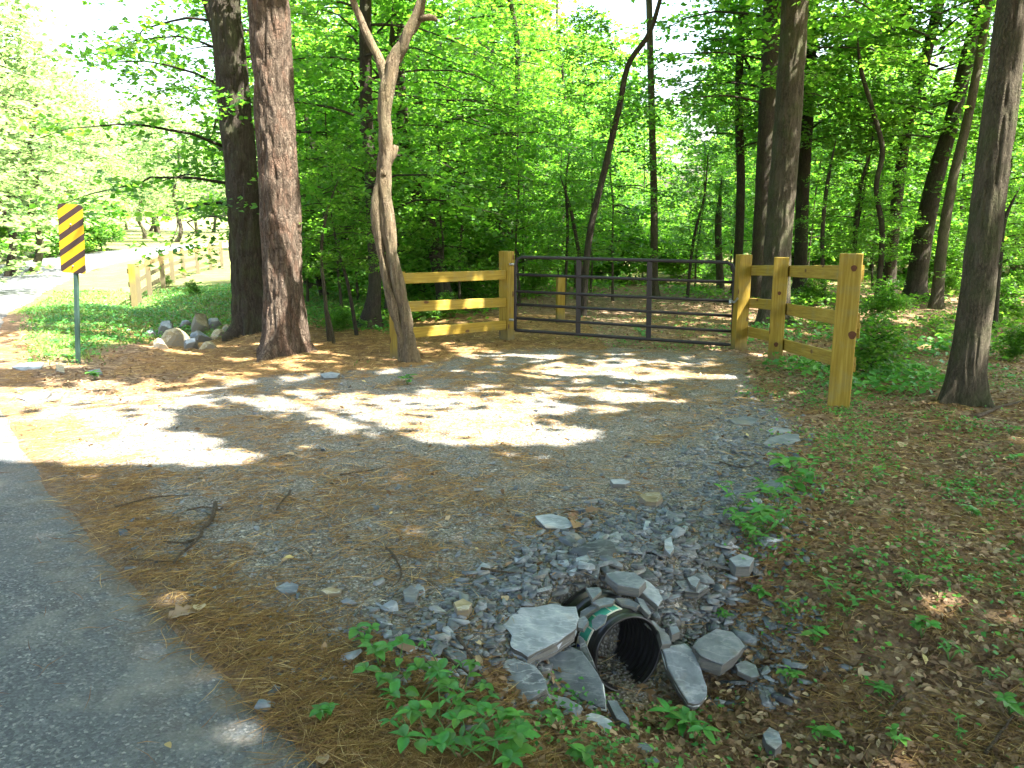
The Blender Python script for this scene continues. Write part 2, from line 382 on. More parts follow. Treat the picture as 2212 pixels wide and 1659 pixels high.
M['tan_stone'] = slate_mat('tan_stone', (.12, .095, .05), (.22, .18, .10), (.35, .30, .19), .4, .3, (.2, .15, .08))

# ground: what covers it follows three fields painted on the vertices; only colour, grain and fine relief here
def ground_mat():
    m, nt, out = mat('ground_cover'); t = NT(nt); p = t.pos()
    g, n, v = t.attr('gravel'), t.attr('needle'), t.attr('grass')
    vc = t.n('TexVoronoi'); vc.inputs['Scale'].default_value = 55; t.l(p, vc.inputs['Vector'])
    sep = t.n('SeparateColor'); t.l(vc.outputs['Color'], sep.inputs[0])
    chip = t.ramp(sep.outputs[0], [(0, (.03, .03, .028)), (.4, (.10, .102, .096)), (.75, (.20, .20, .185)), (.92, (.30, .25, .17)), (1, (.55, .54, .5))])
    dirt = t.ramp(t.noise(p, 24, 6, .7), [(.3, (.07, .06, .045)), (.7, (.23, .20, .155))])
    grav = t.mix(t.ramp(t.noise(p, 3.0, 5), [(.35, (.25, .25, .25)), (.65, (.8, .8, .8))]), dirt, chip)
    vb = t.n('TexVoronoi'); vb.inputs['Scale'].default_value = 130; t.l(p, vb.inputs['Vector'])
    sb = t.n('SeparateColor'); t.l(vb.outputs['Color'], sb.inputs[0])
    grav = t.mix(t.math('GREATER_THAN', sb.outputs[1], .72), grav, t.ramp(sb.outputs[0], [(0, (.09, .095, .095)), (1, (.33, .33, .31))]))
    na = t.noise(t.mapping(p, (4, 60, 1), (0, 0, .5)), 2.2, 5, .7); nb = t.noise(t.mapping(p, (60, 5, 1), (0, 0, .35)), 2.0, 5, .7)
    ned = t.ramp(t.math('MULTIPLY', t.math('ADD', na, nb), .5), [(.38, (.07, .042, .022)), (.5, (.17, .095, .042)), (.62, (.31, .19, .09))])
    vl = t.n('TexVoronoi'); vl.inputs['Scale'].default_value = 17; t.l(t.mapping(p, (1, 1.4, 1)), vl.inputs['Vector'])
    sl_ = t.n('SeparateColor'); t.l(vl.outputs['Color'], sl_.inputs[0])
    lit = t.ramp(sl_.outputs[0], [(0, (.07, .046, .028)), (.45, (.18, .118, .07)), (.75, (.30, .20, .12)), (1, (.44, .34, .22))])
    lit = t.mix(t.ramp(t.noise(p, 9, 6, .7), [(.4, (0, 0, 0)), (.6, (.7, .7, .7))]), lit, (.14, .09, .055))
    gr = t.ramp(t.noise(p, 30, 6, .75), [(.3, (.05, .08, .02)), (.5, (.11, .16, .045)), (.72, (.2, .22, .09))])
    gr = t.mix(t.ramp(t.noise(p, 2.0, 5), [(.5, (0, 0, 0)), (.66, (.6, .6, .6))]), gr, (.24, .17, .10))
    col = t.mix(g, lit, grav); col = t.mix(v, col, gr); col = t.mix(t.math('MULTIPLY', t.math('POWER', n, 1.3), .8), col, ned)
    h = t.math('ADD', t.math('MULTIPLY', vc.outputs['Distance'], 1.2), t.noise(p, 40, 6, .7))
    t.bsdf(out, col, .9, h, .9, .014, .15); return m
M['ground'] = ground_mat()
def road_mat():
    m, nt, out = mat('old_asphalt'); t = NT(nt); p = t.pos()
    vc = t.n('TexVoronoi'); vc.inputs['Scale'].default_value = 105; t.l(p, vc.inputs['Vector']); sep = t.n('SeparateColor'); t.l(vc.outputs['Color'], sep.inputs[0])
    agg = t.ramp(sep.outputs[0], [(0, (.05, .054, .06)), (.45, (.098, .107, .117)), (.8, (.16, .172, .182)), (.95, (.27, .275, .265)), (1, (.45, .45, .43))])
    wear = t.noise(p, 1.3, 5, .6); fine = t.noise(p, 60, 5, .7)
    lane = t.noise(t.mapping(p, (2.2, .3, 1), (0, 0, rad(-39))), 1.3, 3)
    col = t.mix(t.ramp(wear, [(.35, (.1, .1, .1)), (.68, (.55, .55, .55))]), agg, (.15, .162, .165))
    col = t.mix(t.math('MULTIPLY', lane, .45), col, (.062, .07, .08))
    col = t.mix(t.ramp(t.noise(p, 3.2, 6, .7), [(.5, (0, 0, 0)), (.64, (.5, .5, .5))]), col, (.23, .23, .205))
    ck = t.vor(t.mapping(t.mix(.12, p, t.noise(p, 3, 4, .6, 1)), (1, 1, 1)), .9, 'Distance', 'DISTANCE_TO_EDGE')
    col = t.mix(t.ramp(ck, [(.0, (.3, .3, .3)), (.004, (0, 0, 0))]), col, (.03, .03, .03))
    ed = t.attr('edge'); col = t.mix(t.math('MULTIPLY', ed, t.ramp(t.noise(p, 7, 6, .7), [(.42, (0, 0, 0)), (.58, (.8, .8, .8))])), col, (.17, .13, .085))
    t.bsdf(out, col, .85, t.math('ADD', vc.outputs['Distance'], t.math('MULTIPLY', fine, .8)), 1.0, .008, .25); return m
M['road'] = road_mat()
def sign_mat():
    m, nt, out = mat('striped_reflective_sheet'); t = NT(nt); o = t.coord('Object'); s = t.n('SeparateXYZ'); t.l(o, s.inputs[0])
    d = t.math('SUBTRACT', s.outputs[2], t.math('MULTIPLY', s.outputs[0], .72))
    fr = t.math('FRACT', t.math('ADD', t.math('DIVIDE', d, .205), .62))
    blk = t.math('LESS_THAN', fr, .43)
    n = t.noise(o, 7, 4)
    y = t.mix(n, (.48, .26, .008), (.66, .40, .012)); b = t.mix(n, (.03, .017, .015), (.06, .035, .03))
    t.bsdf(out, t.mix(blk, y, b), .35, None, spec=.5); return m
M['sign'] = sign_mat()

# ------------------------------------------------------------------ ground and road
def axis(lo, hi, fl, fh, fine, g):
    a = list(np.arange(fl, fh, fine)); s = fine; x = fh
    while x < hi: a.append(x); s *= g; x += s
    a.append(hi); s = fine * g; x = fl - s; b = []
    while x > lo: b.append(x); s *= g; x -= s
    b.append(lo); return np.array(b[::-1] + a)
X = axis(-420, 420, -8, 7.5, .06, 1.05); Y = axis(-120, 700, 1.2, 14, .055, 1.045)
gx, gy = np.meshgrid(X, Y); gz = ground_z(gx, gy)
nx, ny = len(X), len(Y)
i, j = np.meshgrid(np.arange(nx - 1), np.arange(ny - 1)); a0 = (j * nx + i).ravel()
gf = np.stack([a0, a0 + 1, a0 + nx + 1, a0 + nx], 1)
gme = mesh_np('ground', np.stack([gx, gy, gz], -1).reshape(-1, 3), gf, dict(gravel=w_grav(gx, gy).ravel(), needle=w_needle(gx, gy).ravel(), grass=w_grass(gx, gy).ravel()), smooth=True)
tag(link('ground', gme, M['ground']), 'leaf littered roadside ground with gravel entrance and shallow ditch', kind='structure')

def road():
    P_, _ = resample([(a[0], a[1], 0) for a in ROAD_R], np.zeros(len(ROAD_R)), .3)
    P_ = P_[:, :2]; T_ = np.gradient(P_, axis=0); T_ /= np.linalg.norm(T_, axis=1)[:, None]
    Nr = np.stack([T_[:, 1], -T_[:, 0]], 1)     # to the right
    offs = np.r_[np.array([.0, -.05, -.12, -.25]), np.linspace(-.5, -6.0, 22)]
    wob = .10 * (fbm(P_[:, 0] * 1.7, P_[:, 1] * 1.7, seed=51) - .5) * 2
    V = []
    for k, o in enumerate(offs):
        q = P_ + Nr * (o + (wob if k < 3 else 0))[:, None] if k < 3 else P_ + Nr * o
        z = zbase(q[:, 0], q[:, 1]) + (-.035 if k == 0 else (-.006 if k == 1 else .004)) - .02 * ((o + 3) / 3) ** 2 * 0
        V.append(np.c_[q, z])
    V = np.stack(V, 1); n, k = V.shape[:2]
    i, j = np.meshgrid(np.arange(k - 1), np.arange(n - 1)); a = (j * k + i).ravel()
    ev = np.tile(np.clip(1 + offs / .35, 0, 1)[None], (n, 1)).ravel()
    me = mesh_np('road', V.reshape(-1, 3), np.stack([a, a + 1, a + k + 1, a + k], 1)[:, ::-1], dict(edge=ev), smooth=True)
    tag(link('road', me, M['road']), 'grey asphalt country road curving left past the entrance', kind='structure')
road()

# ------------------------------------------------------------------ leaves
def leaf_arrays(c, size, rs, tilt=.6, droop=.15, var=None, wide=.42):
    n = len(c); az = rs.uniform(0, 2 * np.pi, n)
    d = np.stack([np.cos(az), np.sin(az), -droop + rs.normal(0, .3, n)], 1); d /= np.linalg.norm(d, axis=1)[:, None]
    up = np.stack([rs.normal(0, tilt, n), rs.normal(0, tilt, n), np.ones(n)], 1)
    sd = np.cross(up, d); sd /= np.linalg.norm(sd, axis=1)[:, None]; nn = np.cross(d, sd)
    s = size[:, None]
    v = np.stack([c - d * s * .5, c - sd * s * wide + nn * s * .10 - d * s * .05, c + d * s * .5, c + sd * s * wide + nn * s * .10 - d * s * .05], 1).reshape(-1, 3)
    b = np.arange(n)[:, None] * 4
    f = np.concatenate([b + np.array([0, 2, 1]), b + np.array([0, 3, 2])], 0)
    vv = np.repeat(var if var is not None else rs.uniform(0, 1, n), 4)
    return v, f, vv
def crown_data(seed, zlo, zhi, Lmax, nl, per, leaf, spr=.5, shape='dome', droop=.25, sprays=7):
    rs = np.random.default_rng(seed); cen, var, limbs = [], [], []
    for k in range(nl):
        f = (k + rs.uniform(0, 1)) / nl; z = zlo + (zhi - zlo) * f
        az = k * 2.4 + rs.uniform(-.5, .5)
        sh = (.55 + .45 * math.sin(math.pi * min(1, f * .8 + .25))) if shape == 'dome' else 1.0
        L = Lmax * sh * rs.uniform(.55, 1.1); dirv = np.array([math.cos(az), math.sin(az)])
        rise = rs.uniform(.1, .5) * L
        ts = np.linspace(0, 1, 6)
        path = np.stack([dirv[0] * L * ts, dirv[1] * L * ts, z + rise * ts - droop * L * ts ** 2 * 1.6], 1)
        path[1:, :2] += rs.normal(0, .07 * L, (5, 2)) * ts[1:, None]
        limbs.append((path, np.interp(ts, [0, 1], [.01 + .007 * L, .004])))
        for q in range(sprays):
            t = rs.uniform(.22, 1.05) ** .8; c = np.array([np.interp(t, ts, path[:, i]) for i in range(3)])
            side = np.array([-dirv[1], dirv[0]]) * rs.normal(0, .30 * L * t) * .7
            c[:2] += side; c[2] += rs.normal(0, .18)
            n = int(per * rs.uniform(.5, 1.4)); r = spr * rs.uniform(.6, 1.3)
            a = rs.uniform(0, 2 * np.pi, n); rr = r * np.sqrt(rs.uniform(0, 1, n)); tl = rs.normal(0, .25, 2)
            px, py = np.cos(a) * rr, np.sin(a) * rr
            cen.append(np.stack([c[0] + px, c[1] + py, c[2] + px * tl[0] + py * tl[1] - .25 * rr ** 2 + rs.normal(0, .05, n)], 1))
            var.append(np.clip(rs.normal(rs.uniform(.25, .7), .16, n), 0, 1))
    cen = np.vstack(cen); var = np.concatenate(var)
    v, f, vv = leaf_arrays(cen, leaf * rs.uniform(.4, 1.5, len(cen)), rs, .55, .2, var)
    parts = []
    for path, rr in limbs:
        V, F, T = tube_np(path, rr, 5); parts.append((V, quads_tris(F, T)))
    lv, lf = join_np(parts)
    return v, f, vv, lv, lf
VAR = {}
def variant(key, *a, mat='leaf', bark='dark_bark', **k):
    v, f, vv, lv, lf = crown_data(*a, **k)
    cm = mesh_np('crown_' + key, v, f, dict(v=vv)); cm.materials.append(M[mat])
    lm = mesh_np('limbs_' + key, lv, lf, smooth=True); lm.materials.append(M[bark])
    VAR[key] = (cm, lm)
for q in range(4): variant('low%d' % q, 100 + q, 1.7, 8.0, 3.0, 32, 40, .105, spr=.5)
for q in range(3): variant('sap%d' % q, 200 + q, .9, 4.6, 1.4, 16, 45, .085, spr=.34, sprays=5)
for q in range(3): variant('high%d' % q, 300 + q, 4.2, 11, 3.6, 36, 62, .12, spr=.6)
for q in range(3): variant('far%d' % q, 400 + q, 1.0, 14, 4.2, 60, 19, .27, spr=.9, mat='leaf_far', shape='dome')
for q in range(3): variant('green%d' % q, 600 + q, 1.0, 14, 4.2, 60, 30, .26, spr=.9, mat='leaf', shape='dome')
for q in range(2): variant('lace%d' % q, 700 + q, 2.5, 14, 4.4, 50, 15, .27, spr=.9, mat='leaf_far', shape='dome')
for q in range(2): variant('bush%d' % q, 500 + q, .12, 1.1, .9, 16, 50, .085, spr=.28, sprays=5, droop=.1)

def bark_disp(amp, k=9.0, zk=2.0, seed=1):
    def f(th, x, y, z, r):
        n = 1 - np.abs(2 * fbm(x * k, y * k, z * zk, seed, 3) - 1)
        return amp * (n ** 3 * -1.2 + .4 + .6 * (vnoise(x * 3, y * 3, z * .8, seed + 7) - .5))
    return f
def trunk(name, pts, wid, Yd, bark, top=9.0, nseg=20, amp=.012, step=.12, seed=1, flare=1.35, k=9.0, base=None):
    """a trunk whose points are given at distance Yd; continued up to `top` metres and down into the ground"""
    W = [onY(px, py, Yd) for px, py in pts]; rr = [w_ * Yd * 1.02 / FPX / 2 for w_ in wid]
    d = (W[-1] - W[-2]).normalized()
    if W[-1].z < top:
        t = (top - W[-1].z) / max(d.z, .3); W.append(W[-1] + d * t); rr.append(rr[-1] * .6)
    g = float(ground_z(W[0].x, W[0].y))
    if W[0].z > g - .1:
        dd = (W[1] - W[0]).normalized(); W[0] = W[0] - dd * ((W[0].z - g + .15) / max(dd.z, .5))
    p, r = resample(W, rr, step)
    r = r * (1 + (flare - 1) * np.exp(-np.maximum(p[:, 2] - g, 0) / .28))
    b = Vector((W[0].x, W[0].y, g)); root = empty(name, b)
    bd_ = bark_disp(amp, k=k, seed=seed) if amp else None
    def full(th, x, y, z, rr_):
        d = bd_(th, x, y, z, rr_) if bd_ else 0 * x
        return d + rr_ * .38 * np.exp(-np.maximum(z, 0) / .22) * np.maximum(0, np.sin(th * 4 + seed) + .4 * np.sin(th * 7 + seed * 2)) * (flare > 1.21)
    V, F, T = tube_np(p - np.array(b), r, nseg, full)
    link('trunk', mesh_np('trunk', V, quads_tris(F, T), smooth=True), M[bark], root)
    return root
def add_crown(root, key, s=1.0, rz=0.0, dz=0.0, branches=True):
    cm, lm = VAR[key]
    for nm, me in (('crown', cm), ('branches', lm)):
        o = link(nm, me, None, root); o.scale = (s, s, s); o.rotation_euler = (0, 0, rz); o.location = (0, 0, dz)

# the trees that can be told apart
t = trunk('pine_tree', [(618, 765), (612, 600), (603, 400), (592, 200), (580, 0)], [96, 84, 80, 80, 82], 12.2, 'pine_bark', 13, 150, .04, .035, 3, 1.28, 8)
PINE1 = tag(t, 'thick pine trunk with flaky reddish bark, nearest of the pair left of the gate', 'tree')
t = trunk('pine_tree', [(545, 715), (530, 480), (508, 240), (485, 0)], [80, 70, 64, 62], 14.4, 'pine_bark', 13, 110, .04, .045, 4, 1.25, 8)
t.children[0].data.materials.clear(); t.children[0].data.materials.append(M['dark_bark'])  # darker bark swapped in, putting this pine's shade into its colour
PINE2 = tag(t, 'dark shaded pine trunk just behind and left of the flaky barked pine', 'tree')
t = trunk('oak_tree', [(1672, 700), (1680, 540), (1700, 280), (1718, 0)], [62, 56, 54, 52], 15.4, 'bark', 13, 90, .022, .05, 5, 1.25, 14)
OAK = tag(t, 'tall straight grey oak behind the right fence, sun on its right side', 'tree'); add_crown(t, 'high0', 1.1, .4, 1.2)
t = trunk('oak_tree', [(2080, 880), (2110, 640), (2150, 320), (2196, -30)], [74, 68, 62, 60], 7.9, 'bark', 12, 110, .016, .03, 6, 1.3, 18)
OAK2 = tag(t, 'leaning mottled trunk standing alone right of the end fence post', 'tree')
t = trunk('hardwood_tree', [(1640, 650), (1652, 400), (1668, 0)], [44, 38, 34], 19, 'dark_bark', 12, 24, .01, .15, 7)
tag(t, 'black shaded trunk close behind the latch post of the gate', 'tree'); add_crown(t, 'high1', 1.0, 1.4)
t = trunk('hardwood_tree', [(1412, 625), (1413, 450), (1408, 250), (1402, 0)], [17, 15, 14, 13], 21, 'bark', 11, 16, .006, .15, 8)
tag(t, 'slim straight tree behind the middle of the gate against the open sky', 'tree')
t = trunk('leaning_sapling', [(1262, 650), (1275, 500), (1310, 350), (1338, 230), (1362, 130), (1398, 80), (1432, -20)], [15, 14, 13, 12, 11, 10, 8], 16.6, 'dark_bark', 7, 12, 0, .15, 9, 1.2)
tag(t, 'thin dark curved sapling leaning right behind the gate', 'tree'); add_crown(t, 'sap0', .6, 0, 3.2)
t = trunk('hardwood_tree', [(1920, 630), (1941, 400), (1960, 275), (2006, 100), (2035, -20)], [24, 23, 22, 21, 20], 21.5, 'dark_bark', 11, 20, .008, .15, 10)
tag(t, 'dark trunk bending right, first beyond the end post of the right fence', 'tree'); add_crown(t, 'high2', .9, 2)
t = trunk('hardwood_tree', [(1978, 622), (2000, 480), (2022, 380), (2049, 287), (2105, 62), (2125, -20)], [40, 38, 34, 30, 26, 24], 20, 'dark_bark', 11, 24, .01, .15, 11)
tag(t, 'stout dark leaning trunk left of the mottled roadside trunk, half hidden by leaves', 'tree'); add_crown(t, 'high0', .9, 3)
t = trunk('hardwood_tree', [(2022, 665), (2042, 480), (2060, 380), (2086, 275), (2120, 100), (2140, -20)], [24, 21, 19, 18, 16, 15], 18, 'bark', 11, 18, .006, .15, 12)
tag(t, 'slender grey leaning trunk immediately left of the mottled roadside trunk', 'tree')
t = trunk('hardwood_tree', [(1728, 610), (1735, 400), (1748, 180), (1756, -20)], [28, 26, 24, 22], 22, 'dark_bark', 11, 20, .008, .15, 13)
tag(t, 'brown trunk seen between the tall oak and the fence end post', 'tree'); add_crown(t, 'high1', .9, 4)
t = trunk('hardwood_tree', [(795, 725), (808, 640), (806, 480), (792, 240), (790, -20)], [36, 28, 27, 26, 24], 14.9, 'dark_bark', 11, 24, .012, .12, 14, 1.5)
tag(t, 'dark trunk in shade between the big pine and the dead crooked snag', 'tree'); add_crown(t, 'low0', .9, 1, .5)
t = trunk('hardwood_tree', [(960, 640), (925, 480), (890, 380), (865, 200), (860, -20)], [32, 30, 28, 24, 20], 18.5, 'dark_bark', 11, 20, .01, .15, 15)
tag(t, 'brown trunk leaning left behind the left fence panel', 'tree'); add_crown(t, 'low1', 1, 2, .4)
t = trunk('hardwood_tree', [(1592, 600), (1600, 400), (1596, 200), (1605, -20)], [20, 18, 16, 15], 22, 'dark_bark', 11, 16, .006, .15, 16)
tag(t, 'narrow dark trunk rising left of the latch post behind the gate end', 'tree'); add_crown(t, 'high2', .9, 0)

for pts_, wd_, Yk_, bk_, lab_, cr_ in [
    ([(712, 742), (702, 640), (694, 540), (706, 460), (730, 390)], [9, 8, 7, 6, 5], 12.9, 'bark', 'thin pale crooked sapling just right of the big flaky pine', 1),
    ([(766, 700), (748, 600), (728, 530), (712, 440)], [8, 7, 6, 5], 13.6, 'dark_bark', 'thin dark stem leaning left between the flaky pine and the snag', 1),
    ([(722, 745), (712, 690), (700, 640)], [7, 6, 4], 12.7, 'bark', 'short pale bent stem at the foot of the crooked sapling', 0),
    ([(1780, 610), (1778, 480), (1790, 380), (1806, 300)], [10, 9, 8, 6], 19.0, 'dark_bark', 'thin black sapling rising between the second and end fence posts', 1),
    ([(1848, 600), (1850, 470), (1862, 390), (1880, 330)], [11, 10, 8, 6], 19.6, 'dark_bark', 'thin dark curving sapling just above the end fence post', 0),
    ([(1896, 615), (1905, 490), (1893, 400), (1906, 330), (1886, 240), (1860, 150), (1850, 60)], [12, 12, 11, 11, 10, 9, 7], 18.6, 'dark_bark', 'wavy dark sapling right of the end fence post', 1),
    ([(1256, 600), (1246, 520), (1232, 450), (1210, 380)], [9, 8, 7, 5], 18.0, 'dark_bark', 'thin dark stem leaning left beside the curved sapling', 1),
    ([(1222, 560), (1226, 470), (1222, 400), (1230, 330)], [7, 6, 5, 4], 18.5, 'dark_bark', 'thin upright stem above the lone yellow post', 0),
    ([(2150, 690), (2160, 560), (2172, 470), (2205, 400)], [12, 11, 9, 7], 14.5, 'dark_bark', 'dark forked sapling right of the mottled trunk', 1),
    ([(1556, 600), (1552, 470), (1560, 380)], [16, 14, 12], 23.5, 'bark', 'short visible grey trunk behind the right half of the gate', 0),
    ([(1490, 600), (1502, 500), (1520, 430), (1530, 330)], [7, 6, 5, 4], 20.5, 'dark_bark', 'wispy dark sapling behind the right third of the gate', 0)]:
    t = trunk('sapling', pts_, wd_[:-1] + [1.5], Yk_, bk_, onY(pts_[-1][0], pts_[-1][1], Yk_).z, 8, 0, .12, 20, 1.2); tag(t, lab_, 'tree')
    if 'short pale bent' not in lab_: add_crown(t, 'sap%d' % (len(pts_) % 3), .55, R.uniform(0, 6), .6)

# the dead, split snag in front of the left fence
def snag():
    Yd = 11.2; b = hit(890, 786); root = empty('dead_tree', b)
    def part(name, pts, wd, nseg=26, step=.03, seed=1, amp=.03):
        W = [onY(px, py, Yd) for px, py in pts]; rr = [q * Yd * 1.03 / FPX / 2 for q in wd]
        p, r = resample(W, rr, step)
        V, F, T = tube_np(p - np.array(b), r, nseg, bark_disp(amp, 9, 1.6, seed))
        return V, quads_tris(F, T)
    ps = [part('a', [(893, 800), (882, 720), (866, 640), (848, 560), (838, 480), (832, 410), (832, 350), (833, 300), (830, 250), (838, 180), (852, 130), (876, 85), (898, 40), (915, -15), (925, -60)], [38, 30, 29, 28, 30, 30, 30, 34, 28, 32, 30, 25, 23, 22, 20], seed=4),
          part('b', [(876, 800), (868, 730), (852, 670), (832, 590), (818, 520), (812, 460), (820, 390), (826, 330)], [26, 22, 22, 18, 18, 20, 20, 18], seed=5)]
    V, F = join_np(ps); link('trunk', mesh_np('trunk', V, F, smooth=True), M['dead_bark'], root)
    for pts, wd, sd in (([(836, 175), (820, 130), (800, 90), (782, 50), (764, 5), (750, -40)], [24, 18, 16, 15, 14, 13], 6), ([(828, 380), (838, 350), (850, 330), (856, 314)], [26, 20, 17, 12], 7), ([(902, 42), (920, 38), (935, 38), (944, 44)], [16, 13, 12, 8], 8), ([(858, 118), (848, 110), (846, 104)], [10, 7, 3], 9), ([(834, 178), (815, 176), (795, 165)], [6, 4, 2], 10)):
        V, F = part('c', pts, wd, 14, .04, sd, .012); link('limb', mesh_np('limb', V, F, smooth=True), M['dead_bark'], root)
    tag(root, 'dead bare crooked tree with a split barkless trunk, leaning before the left fence', 'tree')
snag()

# understorey and woodland trees
trunks_sh = []
for q in range(5):
    rs = np.random.default_rng(60 + q); n = 9; zz = np.linspace(-.3, 11, n)
    pth = np.stack([np.cumsum(rs.normal(0, .13, n)), np.cumsum(rs.normal(0, .13, n)), zz], 1); pth -= [pth[0, 0], pth[0, 1], 0]
    p, r = resample(pth, np.interp(zz, [-.3, 0, 11], [.15, .105, .045]), .3)
    V, F, T = tube_np(p, r, 10, bark_disp(.008, 9, 2, q)); me = mesh_np('trunk', V, quads_tris(F, T), smooth=True); me.materials.append(M['dark_bark' if q % 2 else 'bark']); trunks_sh.append(me)
def wood_tree(name, x, y, key, label, group, s=1.0, tr=0, ts=1.0, rz=None, cat='tree', branches=True, th=.8):
    g = float(ground_z(x, y)); o = empty(name, (x, y, g), R.uniform(0, 6.28) if rz is None else rz); 
    cm, lm = VAR[key]
    tt = link('trunk', trunks_sh[tr % 5], None, o); tt.scale = (ts, ts, s * th)
    a = link('crown', cm, None, o); a.scale = (s, s, s)
    if branches: a = link('branches', lm, None, o); a.scale = (s, s, s)
    tag(o, label, cat, group); return o
def az_of(x, y): return to_pic(x, y, 1.0)[0]
taken = []
def free(x, y, d): 
    if any((x - a) ** 2 + (y - b) ** 2 < d * d for a, b in taken): return False
    taken.append((x, y)); return True
# the leafy tree that overhangs the verge on the left
wood_tree('leafy_tree', -5.6, 16.3, 'low2', 'leafy tree overhanging the grass verge left of the dark pine', None, 1.15, 1, 1.2, 2.2)
wood_tree('leafy_tree', -6.2, 19.5, 'low3', 'second leafy tree behind the one that overhangs the verge', None, 1.1, 2, 1.1, .3)
wood_tree('leafy_tree', -2.6, 16.6, 'low0', 'bushy green tree filling the gap between the pine and the snag', None, .95, 3, .8, 1.0)
cnt = 0
for _ in range(4000):
    if cnt >= 46: break
    y = R.uniform(20.5, 46); px = R.uniform(500, 2400); x = (px - 1106) / FPX * y * 1.0
    if px > 1080 and (y < 27 or 35 < y < 42): continue
    if abs(px - 1440) < 50 + 4700 / y or (px < 640 and y < 60): continue
    if y < 20 and 1080 < px < 1640: continue
    if not free(x, y, 2.1 + (y - 17) * .03): continue
    wood_tree('woodland_tree', x, y, 'low%d' % R.randrange(4), 'leafy young woodland tree among many others behind the fences', 'young woodland trees behind the fences', R.uniform(.8, 1.25), cnt, R.uniform(.5, 1.3)); cnt += 1
cnt = 0
for _ in range(4000):
    if cnt >= 60: break
    y = R.uniform(15.5, 36); px = R.uniform(640, 2400); x = (px - 1106) / FPX * y
    if px > 1080 and y < 17.5 + 1.5 * (px < 1640): continue
    if abs(px - 1440) < 60 and y < 30: continue
    if y < 26 and min(abs(px - q_) for q_ in (1640, 1735, 1940, 2010, 2055)) < 42: continue
    if not free(x, y, 1.2): continue
    wood_tree('sapling', x, y, 'sap%d' % R.randrange(3), 'thin leafy sapling in the understorey behind the fences', 'understorey saplings behind the fences', R.uniform(.8, 1.3), cnt, .3, th=.42); cnt += 1
cnt = 0
for _ in range(6000):
    if cnt >= 100: break
    y = R.uniform(48, 150); px = R.uniform(-250, 2500); x = (px - 1106) / FPX * y
    rd = float(road_d(x, y))
    if -9.5 < rd < 3 and y < 110: continue
    if px < 640 and rd > -9 and y < 100: continue
    if 1340 < px < 1520 and y < 125: continue
    if not free(x, y, 4.2): continue
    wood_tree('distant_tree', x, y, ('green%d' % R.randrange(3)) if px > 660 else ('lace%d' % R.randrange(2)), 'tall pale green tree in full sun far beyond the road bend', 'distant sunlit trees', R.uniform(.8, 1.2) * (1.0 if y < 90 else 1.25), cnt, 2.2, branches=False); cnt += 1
for k, (px, y) in enumerate([(-60, 34), (25, 38), (75, 41), (-150, 27), (160, 58), (235, 74), (-330, 24), (-20, 46)]):
    x = (px - 1106) / FPX * y; 
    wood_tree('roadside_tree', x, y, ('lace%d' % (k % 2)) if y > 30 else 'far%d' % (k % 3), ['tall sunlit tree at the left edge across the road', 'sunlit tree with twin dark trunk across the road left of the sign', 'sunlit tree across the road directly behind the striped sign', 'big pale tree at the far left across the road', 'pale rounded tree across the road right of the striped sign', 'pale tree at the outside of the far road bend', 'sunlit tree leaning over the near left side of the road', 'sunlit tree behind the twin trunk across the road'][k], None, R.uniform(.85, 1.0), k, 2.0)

for k_ in range(16):
    px = -60 + 21 * k_; y = 27 + 2.6 * k_ + R.uniform(-1, 1); 
    x = (px - 1106) / FPX * y
    for _ in range(60):
        if road_d(x, y) < -7.2: break
        x -= .4
    g = float(ground_z(x, y)); o = empty('roadside_shrub', (x, y, g), R.uniform(0, 6)); s = R.uniform(1.8, 2.9)
    for nm, me in (('foliage', VAR['bush%d' % (k_ % 2)][0]), ('stems', VAR['bush%d' % (k_ % 2)][1])):
        c = link(nm, me, None, o); c.scale = (s, s, s)
    tag(o, '%s leafy shrub from the near end of the row across the road' % ['first', 'second', 'third', 'fourth', 'fifth', 'sixth', 'seventh', 'eighth', 'ninth', 'tenth', 'eleventh', 'twelfth', 'thirteenth', 'fourteenth', 'fifteenth', 'last'][k_], 'shrub', 'shrubs along the far side of the road')
# seedlings and low bushes
cnt = 0
for _ in range(4000):
    if cnt >= 46: break
    y = R.uniform(19, 44); px = R.uniform(650, 2400); x = (px - 1106) / FPX * y
    if px > 1080 and y < 25: continue
    if not free(x, y, 1.0): continue
    g = float(ground_z(x, y)); o = empty('shrub', (x, y, g), R.uniform(0, 6)); s = R.uniform(1.2, 2.3)
    for nm, me in (('foliage', VAR['bush%d' % (cnt % 2)][0]), ('stems', VAR['bush%d' % (cnt % 2)][1])):
        c = link(nm, me, None, o); c.scale = (s, s, s)
    tag(o, 'leafy shrub in the undergrowth behind the fences', 'shrub', 'undergrowth shrubs behind the fences'); cnt += 1
cnt = 0
spots = [(1900, 700, 1), (2040, 640, 1), (1880, 820, 1), (2170, 700, 1), (2200, 640, 1), (980, 640, 1), (1040, 600, 1), (1000, 560, 1), (1150, 640, 1), (730, 720, 0), (960, 690, 0), (420, 640, 0), (360, 620, 0), (2190, 780, 0), (1790, 700, 0), (1750, 660, 1), (1540, 620, 1), (1330, 600, 1), (1450, 590, 1)]
for px, py, k in spots:
    h_ = hit(px, py); o = empty('low_bush', h_, R.uniform(0, 6)); s = R.uniform(.4, .65) * (1 if k else .6)
    for nm, me in (('foliage', VAR['bush%d' % (cnt % 2)][0]), ('stems', VAR['bush%d' % (cnt % 2)][1])):
        c = link(nm, me, None, o); c.scale = (s, s, s)
    tag(o, 'low leafy seedling bush growing from the woodland floor', 'bush', 'seedling bushes on the woodland floor'); cnt += 1

